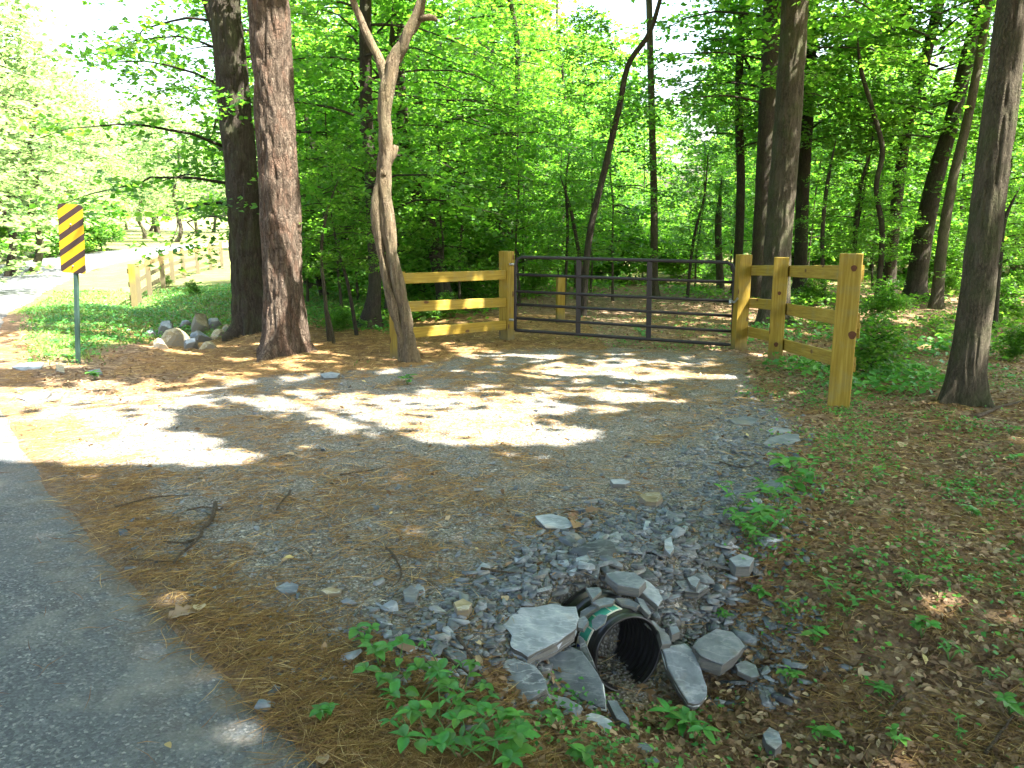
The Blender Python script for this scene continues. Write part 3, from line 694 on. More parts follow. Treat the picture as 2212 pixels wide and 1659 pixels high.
# ------------------------------------------------------------------ high crowns overhead (all above the top of the picture): unseen leaves, added and cut to shape the shade on the entrance
BL = [(200, 962, 330, 48, 1), (440, 985, 140, 24, 1), (80, 900, 350, 66, .9), (350, 862, 180, 40, .8), (700, 872, 150, 28, .88), (850, 903, 220, 46, .95), (1080, 935, 250, 34, .97), (1000, 868, 240, 42, .78), (1240, 860, 240, 30, .74), (1300, 800, 280, 36, .76), (1150, 775, 200, 12, .7), (1560, 866, 150, 14, .75), (1400, 930, 60, 8, .5), (2066, 1286, 62, 36, 1), (2185, 1335, 75, 58, 1), (620, 770, 90, 22, .6), (740, 800, 160, 10, .65), (300, 830, 200, 20, .6), (950, 760, 120, 16, .65), (560, 820, 160, 14, .6), (300, 650, 130, 20, .9)]
def sunmask(x, y):
    gz_ = zbase(x, y); u, v = to_pic(x, y, gz_)
    b = np.zeros_like(x)
    for cx_, cy_, rx, ry, s in BL:
        d = ((u - cx_) / rx) ** 2 + ((v - cy_) / ry) ** 2
        b = np.maximum(b, s * np.exp(-(d ** 1.6) * .55) if s < .9 else s * (1 - sm(np.sqrt(d), .8, 1.12)))
    n = fbm(x * 1.9, y * 1.9, seed=71, o=3); n2 = fbm(x * 5.5, y * 5.5, seed=72, o=2)
    nn = (n - .5) * .9 + (n2 - .5) * .75
    m = (b + nn * (1 - sm(b, .88, 1.0) * .7) > .5).astype(float)
    m = np.where((v < 1020) & (y > 1.5), m, np.where(b > .5, m, 0))
    far_open = sm(n * .65 + n2 * .35, .48, .51)
    m = np.where(y > 15.5, np.maximum(m, far_open), m)
    m = np.where((y > 12) & (y < 24) & (x > 3.0), sm(n * .6 + n2 * .4, .56, .59), m)
    m = np.where((road_d(x, y) < 1.0) & (y > 10.5), 1.0, m); m = np.where((x < -6.5) & (y > 13) & (n + n2 > .85), 1.0, m)
    return m
def overhead():
    N = 440000
    x = rng.uniform(-15, 19, N); y = rng.uniform(-17, 27, N); z = rng.uniform(9.0, 12.5, N)
    k = 1 / SUN.z; g0 = -.3
    hx = x - SUN.x * k * (z - g0); hy = y - SUN.y * k * (z - g0)
    zz = zbase(hx, hy); hx = x - SUN.x * k * (z - zz); hy = y - SUN.y * k * (z - zz)
    m = sunmask(hx, hy)
    u_, v_ = to_pic(hx, hy, zz); solid = ((u_ - 230) / 360) ** 2 + ((v_ - 965) / 60) ** 2 < 1
    keep = (m < .5) | ((rng.uniform(0, 1, N) < .02) & ~solid & (hy < 15))  # leaves over the wanted sun patches are cut away
    keep &= ~((hy > 15.5) & (rng.uniform(0, 1, N) < .75))
    keep &= ~((hx < -9) & (hy > 9.5)) & (z > 1.65 + .26 * y + .8)
    keep &= ~((hy < -5) & (fbm(hx * .5, hy * .5, seed=77) > .45))
    keep &= ~((hx > 9) & (fbm(hx * .6, hy * .6, seed=78) > .5))
    for (tx, ty, zt, wd, sd, th) in ((-3.45, 12.2, 6.0, .5, 1, .42), (-1.6, 11.2, 5.5, .22, 2, .42), (5.2, 15.4, 7, .4, 3, .46), (4.7, 7.9, 4.5, .3, 4, .62), (-.9, 12.6, 1.2, .6, 5, .45), (3.8, 11.5, 1.3, .4, 6, .55)):  # gaps cut so that sun flecks land on trunks and fences
        tt_ = ((x - tx) * SUN.x + (y - ty) * SUN.y) / (SUN.x ** 2 + SUN.y ** 2)
        dd = np.hypot(x - tx - tt_ * SUN.x, y - ty - tt_ * SUN.y); zc = z - tt_ * SUN.z
        keep &= ~((dd < wd) & (zc > -.3) & (zc < zt) & (fbm(zc * 1.4, (x * SUN.y - y * SUN.x) * 5, seed=200 + sd, o=2) > th))
    x, y, z = x[keep], y[keep], z[keep]
    own = [(PINE1, 'pine'), (PINE2, 'pine'), (OAK2, 'oak'), (OAK, 'oak')]
    ex = [((6.2, 1.0), 'unseen tree added right of the entrance whose crown shades the gravel'), ((3.4, -7.5), 'unseen shade tree added behind the viewpoint beside the road'), ((10.5, -3.5), 'unseen shade tree added at the wood edge behind and right of the viewpoint'), ((12.5, 7.5), 'unseen shade tree added inside the wood beyond the right edge'), ((-7.8, -4.6), 'unseen shade tree added on the far side of the road behind the viewpoint')]
    roots = [a for a, _ in own]
    for (ax, ay), lab in ex:  # unseen trees added to carry the shade leaves
        g = float(ground_z(ax, ay)); o = empty('unseen_shade_tree', (ax, ay, g)); p = [(0, 0, -.2), (.1, .05, 3), (-.1, .1, 7), (.1, 0, 11)]
        pp, rr = resample(p, [.34, .25, .2, .1], .3)
        link('trunk', tube_mesh('trunk', pp, rr, 24, bark_disp(.015, 9, 2, 3)), M['bark'], o); tag(o, lab, 'tree'); roots.append(o)
    cx = np.array([r.location.x for r in roots]); cyy = np.array([r.location.y for r in roots])
    d = (x[:, None] - cx) ** 2 + (y[:, None] - cyy) ** 2; w_ = d.argmin(1)
    for k, r in enumerate(roots):
        q = w_ == k
        if q.sum() < 50: continue
        c = np.stack([x[q] - r.location.x, y[q] - r.location.y, z[q] - r.location.z], 1)
        v, f, vv = leaf_arrays(c, rng.uniform(.17, .30, len(c)), rng, .35, .1)
        nm = 'crown'  # unseen shade leaves, broadleaf on the pines too
        link(nm, mesh_np('crown_overhead', v, f, dict(v=vv)), M['leaf'], r)
        # main limbs that carry it
        parts = []; rr = R.random
        for a in range(6):
            an = a * 1.05 + rr(); L = 3 + 2.5 * rr(); z0 = 8.6 - r.location.z + a * .4
            path = [(0.0, 0.0, z0), (math.cos(an) * L * .5, math.sin(an) * L * .5, z0 + .8), (math.cos(an) * L, math.sin(an) * L, z0 + 1.4)]
            V, F, T = tube_np(np.array(path), [.11, .07, .03], 7); parts.append((V, quads_tris(F, T)))
        V, F = join_np(parts); link('branches', mesh_np('limbs', V, F, smooth=True), M['bark'], r)
overhead()

# ------------------------------------------------------------------ timber fences
def beam_mesh(L, w_, h_, ch=.006):
    b, c = w_ / 2, h_ / 2
    prof = [(-b + ch, -c), (b - ch, -c), (b, -c + ch), (b, c - ch), (b - ch, c), (-b + ch, c), (-b, c - ch), (-b, -c + ch)]
    n = max(2, int(L / .5) + 1); V = []; Fq = []
    for i in range(n):
        xx = L * i / (n - 1)
        V += [(xx, p[0], p[1]) for p in prof]
    for i in range(n - 1):
        for j in range(8): a = i * 8 + j; b2 = i * 8 + (j + 1) % 8; Fq.append((a, b2, b2 + 8, a + 8))
    Fq.append(tuple(range(7, -1, -1))); Fq.append(tuple(range((n - 1) * 8, n * 8)))
    me = bpy.data.meshes.new('beam'); me.from_pydata(V, [], Fq); me.update(); return me
def beam(name, p0, p1, w_, h_, m, parent, face=None, label=None):
    """w_ across, h_ upwards for a rail; for posts w_ x h_ is the section"""
    p0, p1 = Vector(p0), Vector(p1); d = p1 - p0; L = d.length; d.normalize()
    if face is None: up = Vector((0, 0, 1)) if abs(d.z) < .7 else Vector((0, 1, 0))
    else: up = Vector(face)
    s = up.cross(d).normalized(); u = d.cross(s)
    mt = Matrix((d, s, u)).transposed().to_4x4(); mt.translation = p0
    o = link(name, beam_mesh(L, w_, h_), m, parent)
    pm = Matrix.Translation(parent.location) if parent else Matrix()
    o.matrix_local = pm.inverted() @ mt
    if label: o['label'] = label
    return o
def gzf(x, y): return float(ground_z(x, y))
# left panel beside the gate
fl = empty('wooden_fence', (-.85, 12.6, -.5))
A = Vector((-1.66, 11.62, 0)); B = Vector((-.09, 13.6, 0)); dAB = (B - A).normalized(); fn = Vector((dAB.y, -dAB.x, 0))
beam('post', (A.x, A.y, gzf(A.x, A.y) - .1), (A.x, A.y, .83), .18, .18, M['wood'], fl, fn)
beam('post', (B.x, B.y, gzf(B.x, B.y) - .1), (B.x, B.y, 1.03), .19, .19, M['wood'], fl, fn, 'taller hinge post of the gate')
for ya, yb in ((601, 593), (662, 652), (719, 701)):
    pa = onY(872, ya, 11.62); pb = onY(1096, yb, 13.6)
    a3 = Vector((A.x, A.y, pa.z)) + fn * .095; b3 = Vector((B.x, B.y, pb.z)) + fn * .045
    beam('rail', a3, b3, .04, .155, M['wood'], fl, (0, 0, 1))
tag(fl, 'short three rail wooden fence panel left of the metal gate', 'fence')
# right run
fr = empty('wooden_fence', (3.6, 11, -.4))
P1 = onY(1602, 750, 12.4); P2 = onY(1673, 785, 10.9); P3 = onY(1810, 885, 7.6)
T1, T2, T3 = onY(1604, 550, 12.4).z, onY(1689, 556, 10.9).z, onY(1842, 548, 7.6).z
P2.x = 3.62; P3.x = 3.175
P1.x = 3.54
rt = Vector((P3.x - P2.x, P3.y - P2.y, 0)).normalized(); 
beam('post', (P1.x, P1.y, gzf(P1.x, P1.y) - .1), (P1.x, P1.y, T1), .19, .19, M['wood'], fr, (.1, -1, 0), 'latch post of the gate')
beam('post', (P2.x, P2.y, gzf(P2.x, P2.y) - .1), (P2.x, P2.y, T2), .19, .19, M['wood'], fr, (-.35, -1, 0))
beam('post', (P3.x, P3.y, gzf(P3.x, P3.y) - .1), (P3.x, P3.y, T3), .20, .20, M['wood'], fr, (-.45, -1, 0), 'large end post with two brown knots')
def rail3(pa, pb, back, ya, yb, Ya, Yb, xe=None):
    za, zb_ = onY(1600, ya, Ya).z, onY(1700, yb, Yb).z
    beam('rail', (pa.x + back.x, pa.y + back.y, za), (pb.x + back.x, pb.y + back.y, zb_), .04, .15, M['wood'], fr, (0, 0, 1))
b1 = Vector((.11, .08, 0)); b2 = Vector((.12, .04, 0))
P3e = P3 + Vector((-.0, -.02, 0))
for ya, ym in ((585, 585), (655, 662), (716, 734)): rail3(P1, P2, b1, ya, ym, 12.4, 10.9)
for ym, yb in ((586, 590), (668, 694), (745, 788)): rail3(P2 + Vector((0.0, 0, 0)), P3e, b2, ym, yb, 10.9, 7.6)
# the fence turns behind the end post: rail ends and the next shorter post show past its right side
Q = onY(1866, 810, 8.1)
for yy, L in ((588, .0), (705, -.03)):
    z_ = onY(1860, yy, 8.0).z; beam('rail', (P3.x + .02, P3.y + .16, z_), (P3.x + .17, P3.y + .1 + L, z_), .04, .14, M['wood'], fr, (0, 0, 1))
def knot(x, y, z, r, nx):
    n_ = Vector((nx, -1, 0)).normalized(); s_ = n_.cross(Vector((0, 0, 1))); mb = MB(); c = Vector((x, y, z)) - fr.location
    ring = [c + s_ * r * math.cos(a) * (1 + .12 * math.sin(3 * a)) + Vector((0, 0, 1)) * r * 1.1 * math.sin(a) for a in np.linspace(0, 2 * math.pi, 13)[:-1]]
    mb.add([q + n_ * .003 for q in ring] + [q - n_ * .002 for q in ring], [tuple(range(12))[::-1]] + [(i, (i + 1) % 12, (i + 1) % 12 + 12, i + 12) for i in range(12)]); link('knot', mb.mesh('knot'), M['knot'], fr)
for (P_, ux, vy, Yk, r_, nx_) in ((P3, 1838, 578, 7.6, .027, -.45), (P3, 1836, 720, 7.6, .036, -.45), (P2, 1679, 632, 10.9, .024, -.35), (P2, 1672, 742, 10.9, .03, -.35)):
    q = onY(ux, vy, Yk); n_ = Vector((nx_, -1, 0)).normalized(); hw = .101 if P_ is P3 else .096
    f = Vector((P_.x, P_.y, 0)) + n_ * hw; dd = (q.x - f.x); s_ = Vector((1, nx_, 0)).normalized(); f = f + s_ * (dd * .75)
    knot(f.x, f.y, q.z, r_, nx_)
tag(fr, 'three rail wooden fence running from the gate latch post to a big end post', 'fence')
wp = empty('wooden_post', hit(1209, 690)); wp.location = onY(1210, 688, 15.6); zt = onY(1210, 598, 15.6).z
beam('post', (wp.location.x, 15.6, gzf(wp.location.x, 15.6) - .1), (wp.location.x, 15.6, zt), .15, .15, M['wood'], wp, (.2, -1, 0))
tag(wp, 'lone yellow wooden post seen through the left part of the gate', 'post')
# long fence along the bend and its far continuation
def long_fence(pts, label, group=None, mt='wood_pale', hgt=1.3, first=None):
    o = empty('wooden_fence', (pts[0][0], pts[0][1], gzf(*pts[0])))
    q = [Vector((x, y, gzf(x, y))) for x, y in pts]
    for k, p in enumerate(q):
        beam('post', p - Vector((0, 0, .15)), p + Vector((0, 0, hgt)), .16, .16, M['wood'] if (k == 0 and first) else M[mt], o, (.3, -1, 0))
    for a, b in zip(q[:-1], q[1:]):
        d = (b - a).normalized(); nn = Vector((-d.y, d.x, 0)) * .1
        for zz in (.35, .75, 1.14): beam('rail', a + nn + Vector((0, 0, zz)), b + nn + Vector((0, 0, zz)), .045, .16, M[mt], o, (0, 0, 1))
    tag(o, label, 'fence', group); return o
c0 = hit(292, 668)
path = [(c0.x, c0.y)]
for px, py in ((312, 650), (345, 628), (372, 612), (400, 600), (440, 588), (480, 576)):
    h_ = hit(px, py); path.append((h_.x, h_.y))
pp, _ = resample([(a, b, 0) for a, b in path], [0] * len(path), 2.2)
long_fence([(a, b) for a, b, _ in pp], 'long curved three rail fence following the road bend at left', None, 'wood_pale', 1.35, True)
e = pp[-1]; pp2, _ = resample([(e[0] + 1.5, e[1] + 2.0, 0), (e[0] + 6, e[1] + 7, 0), (-8, e[1] + 8, 0), (-2, e[1] + 7.5, 0), (6, e[1] + 7, 0)], [0] * 5, 2.6)
long_fence([(a, b) for a, b, _ in pp2], 'distant pale fence crossing behind the trees between pine and gate', None, 'wood')
long_fence([(x, 33 + .18 * (x - 10)) for x in np.arange(11, 27, 2.4)], 'distant rust coloured fence behind the woods at the right', None, 'wood')

# ------------------------------------------------------------------ tube gate
def gate():
    YL, YR = 13.42, 12.5
    TL, TR = onY(1114, 555, YL), onY(1586, 567, YR); BL_, BR = onY(1113, 713, YL), onY(1582, 745, YR)
    o = empty('metal_gate', BL_)
    def pt(u, v):   # u along, v up from bottom
        return (BL_.lerp(BR, u)).lerp(TL.lerp(TR, u), v) - BL_
    W_ = (TR - TL).length; cu = .11 / W_; cv = .10
    loop = [pt(0, 0), pt(0, .45), pt(0, 1 - cv), pt(cu * .3, 1 - cv * .3), pt(cu, 1), pt(.5, 1.0), pt(1 - cu, 1), pt(1 - cu * .3, 1 - cv * .3), pt(1, 1 - cv), pt(1, .45), pt(1, 0), pt(.5, 0), pt(0, 0)]
    ring = []
    for a, b in zip(loop[:-1], loop[1:]):
        n = max(2, int((b - a).length / .1)); ring += [a.lerp(b, i / n) for i in range(n)]
    ring.append(loop[-1])
    link('frame', tube_mesh('frame', ring, [.027] * len(ring), 12), M['gate'], o)
    for v in (1 - .236, 1 - .465, 1 - .643, 1 - .834): link('rail', tube_mesh('rail', [pt(.005, v), pt(.5, v), pt(.995, v)], [.0235] * 3, 10), M['gate'], o)
    for dx in (1257, 1411):
        u = (dx - 1114) / 472.0; a, b = pt(u, .0), pt(u, 1.0)
        bm_ = beam('brace', o.location + a, o.location + b, .03, .08, M['gate'], o, (1, 0, 0))
    for v in (.14, .9):
        a = pt(-.004, v); link('hinge', tube_mesh('hinge', [a + Vector((-.09, .02, 0)), a + Vector((.03, 0, 0))], [.02, .02], 8), M['steel'], o)
    tag(o, 'dark brown metal tube gate with six bars, closed across the entrance', 'gate')
    # chain
    ch = MB(); p = o.location + pt(.985, .56); e_ = Vector((P1.x - .1, P1.y - .1, p.z + .03)); n = 9
    for k in range(n):
        c = p.lerp(e_, k / (n - 1)) + Vector((0, -.03, -.05 * math.sin(math.pi * k / (n - 1)))); 
        d = (e_ - p).normalized(); s = Vector((0, 1, 0)) if k % 2 else Vector((0, 0, 1)); s = (s - d * s.dot(d)).normalized()
        ring = [c + d * .024 * math.cos(a) + s * .013 * math.sin(a) for a in np.linspace(0, 2 * math.pi, 11)]
        V, F, T = tube_np(ring, [.0045] * 11, 5, cap=False); ch.add(V, F)
    tag(link('gate_chain', ch.mesh('gate_chain', True), M['steel']), 'thin steel chain tying the gate end to its latch post', 'chain')
    V, F, T = tube_np([p + Vector((0, -.05, -.01)), p + Vector((0, -.05, -.09))], [.028, .028], 10)
    tag(link('padlock', mesh_np('padlock', V, quads_tris(F, T)), M['steel']), 'small steel padlock hanging on the gate chain', 'padlock')
gate()

# ------------------------------------------------------------------ striped marker sign
def sign():
    Yd = 10.9; b = onY(167, 790, Yd); b.z = gzf(b.x, b.y); top = onY(161, 585, Yd)
    post = empty('marker_sign', b)
    t0 = onY(160, 450, Yd) - b; t0.z = (onY(160, 450, Yd).z - b.z)
    ax = Vector((t0.x, 0, t0.z)).normalized(); L = t0.length
    # U-channel post, with punched holes along its web
    prof = [(-.036, -.012), (-.030, -.012), (-.020, .014), (.020, .014), (.030, -.012), (.036, -.012), (.036, -.008), (.033, -.008), (.023, .018), (-.023, .018), (-.033, -.008), (-.036, -.008)]
    mb = MB(); V = []; n = 2; q = len(prof)
    for k in range(2):
        c = ax * (L * k) - (Vector((0, 0, .1)) if k == 0 else Vector((0, 0, 0)))
        V += [c + Vector((p[0], -p[1], 0)) for p in prof]
    mb.add(V, [(i, (i + 1) % q, (i + 1) % q + q, i + q) for i in range(q)] + [tuple(range(q, 2 * q))])
    link('post', mb.mesh('post'), M['signpost'], post)
    hb = MB()
    for k in range(52):
        c = ax * (.08 + k * .026) + Vector((0, -.0165, 0)); r = .0055
        hb.add([c + Vector((r * math.cos(a), 0, r * math.sin(a))) for a in np.linspace(0, 6.283, 7)[:-1]] + [c + Vector((r * math.cos(a), .002, r * math.sin(a))) for a in np.linspace(0, 6.283, 7)[:-1]], [(5, 4, 3, 2, 1, 0)] + [(i, (i + 1) % 6, (i + 1) % 6 + 6, i + 6) for i in range(6)])
    hh = link('bolt_holes', hb.mesh('bolt_holes'), M['hole'], post); hh['kind'] = 'stuff'
    pn = (onY(157.5, 516, Yd) - b); w_, h_ = 54 * 11.1 / FPX, 143 * 11.0 / FPX; r = .035
    pts = []
    for cx, cz, a0 in ((w_ / 2 - r, h_ / 2 - r, 0), (-w_ / 2 + r, h_ / 2 - r, 90), (-w_ / 2 + r, -h_ / 2 + r, 180), (w_ / 2 - r, -h_ / 2 + r, 270)):
        for k in range(6): a = rad(a0 + 18 * k); pts.append((cx + r * math.cos(a), cz + r * math.sin(a)))
    m = MB(); k = len(pts)
    m.add([(x, -.002, z) for x, z in pts] + [(x, .002, z) for x, z in pts], [tuple(range(k))[::-1][::-1], tuple(range(2 * k - 1, k - 1, -1))] + [(i + k, (i + 1) % k + k, (i + 1) % k, i) for i in range(k)])
    po = link('sign_panel', m.mesh('sign_panel'), M['sign'], post); po.location = pn + Vector((0, -.03, 0)); po.rotation_euler = (rad(1), rad(4.2), rad(-4))
    for dz in (.19, -.36):
        V, F, T = tube_np([(0, -.012, dz), (0, -.002, dz)], [.011, .011], 8); bo = link('bolt', mesh_np('bolt', V, quads_tris(F, T)), M['steel'], po)
    tag(post, 'yellow and black diagonal striped marker sign on a green channel post', 'sign')
sign()

# ------------------------------------------------------------------ culvert pipe
def culvert():
    d = ray(1358, 1414); k = 3.5 / (d.y * CP - d.z * SP + 0) ; mc = Vector((d.x * k, d.y * k, CAMZ + d.z * k))
    ax = Vector((-.43, .90, -.10)).normalized()          # from the mouth back under the drive
    s = ax.cross(Vector((0, 0, 1))).normalized(); u = s.cross(ax)
    root = empty('culvert_pipe', mc)
    path, rr = [], []
    L = .75; n = 90
    ns = 56; th = np.linspace(0, 2 * np.pi, ns, endpoint=False)
    def outer(t):
        if t < .012: return .170
        if t < .045: return .176
        if t < .135: return .186
        return .182 + .016 * (1 if (t % .07) < .042 else -.6)
    def inner(t): return .160 + .0035 * (math.sin(t * 2 * math.pi / .035))
    prof = [(t, outer(t)) for t in np.linspace(0, L, n)][::-1] + [(t, inner(t)) for t in np.linspace(0, L, 110)]
    V = np.array([np.array(ax) * t + (np.array(s) * math.cos(a) + np.array(u) * math.sin(a)) * r for t, r in prof for a in th])
    m = len(prof); i = np.arange(m - 1)[:, None] * ns; j = np.arange(ns)[None]; j2 = (j + 1) % ns
    F = np.stack([i + j, i + j2, i + ns + j2, i + ns + j], -1).reshape(-1, 4)
    link('pipe_wall', mesh_np('pipe_wall', V, F, smooth=True), M['plastic'], root)
    def patch(name, t0, t1, a0, a1, r, m_, par):
        aa = np.linspace(a0, a1, max(3, int(abs(a1 - a0) / .08))); mb = MB(); V = []
        for a in aa:
            for t in (t0, t1):
                for q in (r, r - .003): V.append(ax * t + (s * math.cos(a) + u * math.sin(a)) * q)
        Fs = []
        for k in range(len(aa) - 1):
            b = 4 * k; Fs += [(b, b + 2, b + 6, b + 4), (b, b + 4, b + 5, b + 1), (b + 2, b + 3, b + 7, b + 6)]
        Fs += [(0, 1, 3, 2), (4 * len(aa) - 4, 4 * len(aa) - 2, 4 * len(aa) - 1, 4 * len(aa) - 3)]
        mb.add(V, Fs); return link(name, mb.mesh(name, False), m_, par)
    # s points to the left seen from the camera or right: choose the camera-facing side
    sg = 0 if s.x < 0 else math.pi
    def A_(deg): return (sg + rad(deg)) if sg == 0 else (math.pi - rad(deg))
    st = patch('sticker', .050, .132, A_(-22), A_(92), .1895, M['sticker_cream'], root)
    for a, b in ((24, 40), (42, 56), (58, 76), (78, 88)): patch('green_print', .060, .123, A_(a), A_(b), .191, M['sticker_green'], st)
    patch('blue_print', .060, .123, A_(-8), A_(14), .191, M['sticker_blue'], st)
    patch('blue_print', .084, .118, A_(-18), A_(-11), .191, M['sticker_blue'], st)
    tag(root, 'black corrugated plastic culvert pipe with a green label around its open mouth', 'pipe')
    return mc, ax
PIPE, PAX = culvert()

# ------------------------------------------------------------------ slate slabs and stones
def slab_mesh(pts, n, thick, rs, layers=3, rough=.0025):
    """pts: world points on the top face, n: its normal"""
    k = len(pts); c = sum((Vector(p) for p in pts), Vector()) / k; n = Vector(n)
    dense = []
    for a, b in zip(pts, pts[1:] + pts[:1]):
        a, b = Vector(a), Vector(b); m = max(2, int((b - a).length / .035))
        for i in range(m):
            q = a.lerp(b, i / m); q += (q - c) * rs.normal(0, .022) if i else (q - c) * 0; dense.append(q)
    K = len(dense); V = []; F = []
    rings = [(.25, 0), (.5, 0), (.75, 0), (.95, 0), (1.0, -.003)]
    V.append(c + n * (rough * 5 * (float(fbm(c.x * 9, c.y * 9, c.z * 9, 4, 3)) - .5)))
    for f, dz in rings:
        for q in dense:
            w_ = c + (q - c) * f; V.append(w_ + n * (dz + rough * 5 * (float(fbm(w_.x * 9, w_.y * 9, w_.z * 9, 4, 3)) - .5)))
    for l in range(1, layers + 1):
        f = 1 + rs.uniform(-.05, .04); dz = -thick * l / layers
        for q in dense: V.append(c + (q - c) * (f + rs.normal(0, .012)) + n * (dz + rs.normal(0, .001)))
    for i in range(K): F.append((0, 1 + i, 1 + (i + 1) % K))
    nr = len(rings) + layers
    for r in range(nr - 1):
        for i in range(K):
            a = 1 + r * K + i; b = 1 + r * K + (i + 1) % K; F.append((a, a + K, b + K)); F.append((a, b + K, b))
    F.append(tuple(1 + (nr - 1) * K + i for i in range(K))[::-1])
    nn = (Vector(pts[1]) - Vector(pts[0])).cross(Vector(pts[2]) - Vector(pts[1]))
    area = sum(((Vector(a) - c).cross(Vector(b) - c)).dot(n) for a, b in zip(pts, pts[1:] + pts[:1]))
    if area < 0: F = [tuple(reversed(f)) for f in F]
    V = [v - c for v in V]
    me = bpy.data.meshes.new('slab'); me.from_pydata([tuple(v) for v in V], [], F); me.update(); return me, c
def cropxy(p): return (1015 + p[0] * .2911, 1233 + p[1] * .2911)
sr = np.random.default_rng(5)
def slab(pix, tilt, lift, thick, m_, label, crop=True, layers=3, rough=.0025, name='slate_slab', cat='stone', quartz=False):
    if crop: pix = [cropxy(p) for p in pix]
    cx, cy_ = sum(p[0] for p in pix) / len(pix), sum(p[1] for p in pix) / len(pix)
    h_ = hit(cx, cy_); n = Vector((tilt[0], tilt[1], 1)).normalized(); p0 = h_ + Vector((0, 0, lift if lift < 5 else 0))
    if lift > 5: p0.z = lift - 10
    # slide the plane point along the sight line so that it stays in the middle
    pts = [onPlane(p[0], p[1], p0, n) for p in pix]
    me, c = slab_mesh(pts, n, thick, sr, layers, rough)
    o = link(name, me, M[m_], None, c); tag(o, label, cat); rr_ = sum((Vector(p) - c).length for p in pts) / len(pts)
    if rr_ > .05: SLABS.append((c.x, c.y, rr_))
    if quartz:
        m2, c2 = slab_mesh([c + (Vector(p) - c) * 1.045 - n * .012 for p in pts], n, thick * .35, sr, 2, rough); q_ = link('quartz_layer', m2, M['quartz'], o); q_.location = c2 - c
    return o
SLABS = []
slab([(240, 400), (300, 330), (380, 270), (500, 262), (600, 240), (700, 262), (790, 260), (812, 350), (790, 425), (700, 490), (560, 570), (430, 635), (330, 580), (300, 530), (312, 480)], (.10, -.18), 9.975, .07, 'slate_pale', 'largest flat pale slate slab, up against the left side of the culvert pipe', layers=5)
slab([(500, 690), (530, 640), (590, 605), (700, 590), (760, 560), (830, 590), (900, 690), (985, 830), (1005, 1015), (900, 985), (780, 920), (640, 830), (560, 760)], (-.05, -.5), 9.86, .04, 'slate', 'blue grey slab with white edges sloping down left of the pipe mouth', layers=4, rough=.002, quartz=True)
slab([(90, 770), (160, 690), (330, 650), (480, 690), (560, 800), (570, 860), (420, 960), (260, 950), (120, 900)], (-.15, -.25), 9.90, .09, 'slate_dark', 'dark bundle of splintered slate layers below the largest slab', layers=8, rough=.006)
slab([(470, 940), (540, 915), (620, 912), (720, 940), (830, 1000), (800, 1080), (720, 1120), (610, 1155), (560, 1110), (500, 1030)], (0, -.22), 9.82, .035, 'slate_pale', 'cracked flat slab at bottom left below the pipe, left half')
slab([(640, 1160), (760, 1105), (900, 1050), (1000, 1075), (1055, 1110), (1045, 1205), (960, 1240), (860, 1270), (760, 1265), (700, 1220)], (.03, -.22), 9.80, .04, 'slate_pale', 'cracked flat slab below the pipe, right half with rounded outline')
slab([(1430, 580), (1480, 560), (1600, 535), (1650, 580), (1700, 680), (1760, 860), (1755, 930), (1700, 985), (1620, 975), (1560, 880), (1470, 720)], (.10, -.60), 9.76, .04, 'slate', 'blue grey upright slab leaning at the right side of the pipe mouth', layers=4, rough=.002, quartz=True)
slab([(1650, 560), (1690, 500), (1750, 460), (1830, 420), (1950, 440), (2010, 500), (2045, 550), (1990, 620), (1880, 690), (1740, 640), (1690, 600)], (.12, -.28), 9.80, .08, 'slate_pale', 'blocky whitish rock right of the upright slab', layers=4, rough=.006)
slab([(1010, 10), (1090, 5), (1180, 30), (1250, 100), (1240, 130), (1120, 125), (1060, 70)], (0, -.15), 10.02, .035, 'slate_pale', 'whitish slab lying highest above the pipe', layers=4)
slab([(1235, 60), (1290, 60), (1340, 90), (1400, 150), (1435, 210), (1400, 262), (1330, 200), (1270, 150)], (.25, -.25), 9.99, .03, 'slate_pale', 'narrow pale slab sloping right above the pipe mouth')
slab([(1235, 190), (1290, 210), (1350, 320), (1330, 330), (1270, 270)], (.3, -.3), 9.98, .02, 'slate', 'thin slate sliver resting on top of the pipe mouth')
slab([(900, 370), (960, 320), (1020, 330), (1000, 390), (930, 440), (905, 420)], (-.3, -.2), 9.975, .006, 'slate_pale', 'small pale flake lying on the pipe beside its label', rough=.002)
slab([(900, 230), (1000, 195), (1080, 210), (1060, 245), (960, 265)], (0, -.2), 9.99, .015, 'slate', 'curved grey slate strip just above the pipe crown')
slab([(1080, 200), (1180, 205), (1260, 250), (1240, 275), (1130, 245)], (.1, -.2), 9.99, .02, 'slate', 'grey slate strip right of the pipe crown')
slab([(820, 300), (870, 270), (960, 265), (900, 300), (840, 350), (815, 345)], (-.3, -.3), 9.95, .02, 'slate_dark', 'dark slate strip wedged left of the pipe crown')
slab([(800, 460), (840, 500), (900, 640), (930, 720), (890, 700), (820, 600)], (-.5, -.5), 9.88, .02, 'slate_dark', 'dark thin splinter between the pipe and the white edged slab')
slab([(800, 350), (860, 340), (880, 370), (840, 430), (800, 420)], (-.2, -.2), 9.96, .02, 'slate', 'small slate plate between the largest slab and the pipe')
slab([(860, 130), (960, 120), (980, 150), (910, 215)], (0, -.1), .05, .015, 'slate', 'small dark triangular slate above the largest slab')
slab([(1310, 370), (1360, 365), (1480, 480), (1500, 540), (1430, 550), (1400, 440)], (.3, -.4), 9.90, .03, 'slate_pale', 'broken pale slab right against the pipe rim')
slab([(1480, 410), (1540, 410), (1560, 450), (1500, 475)], (0, -.2), 9.94, .04, 'slate_pale', 'small white rock right of the pipe crown')
slab([(1610, 50), (1660, 30), (1710, 60), (1680, 120), (1640, 100)], (0, -.2), .04, .03, 'slate_pale', 'pale chip standing among dark slate right of the top slab')
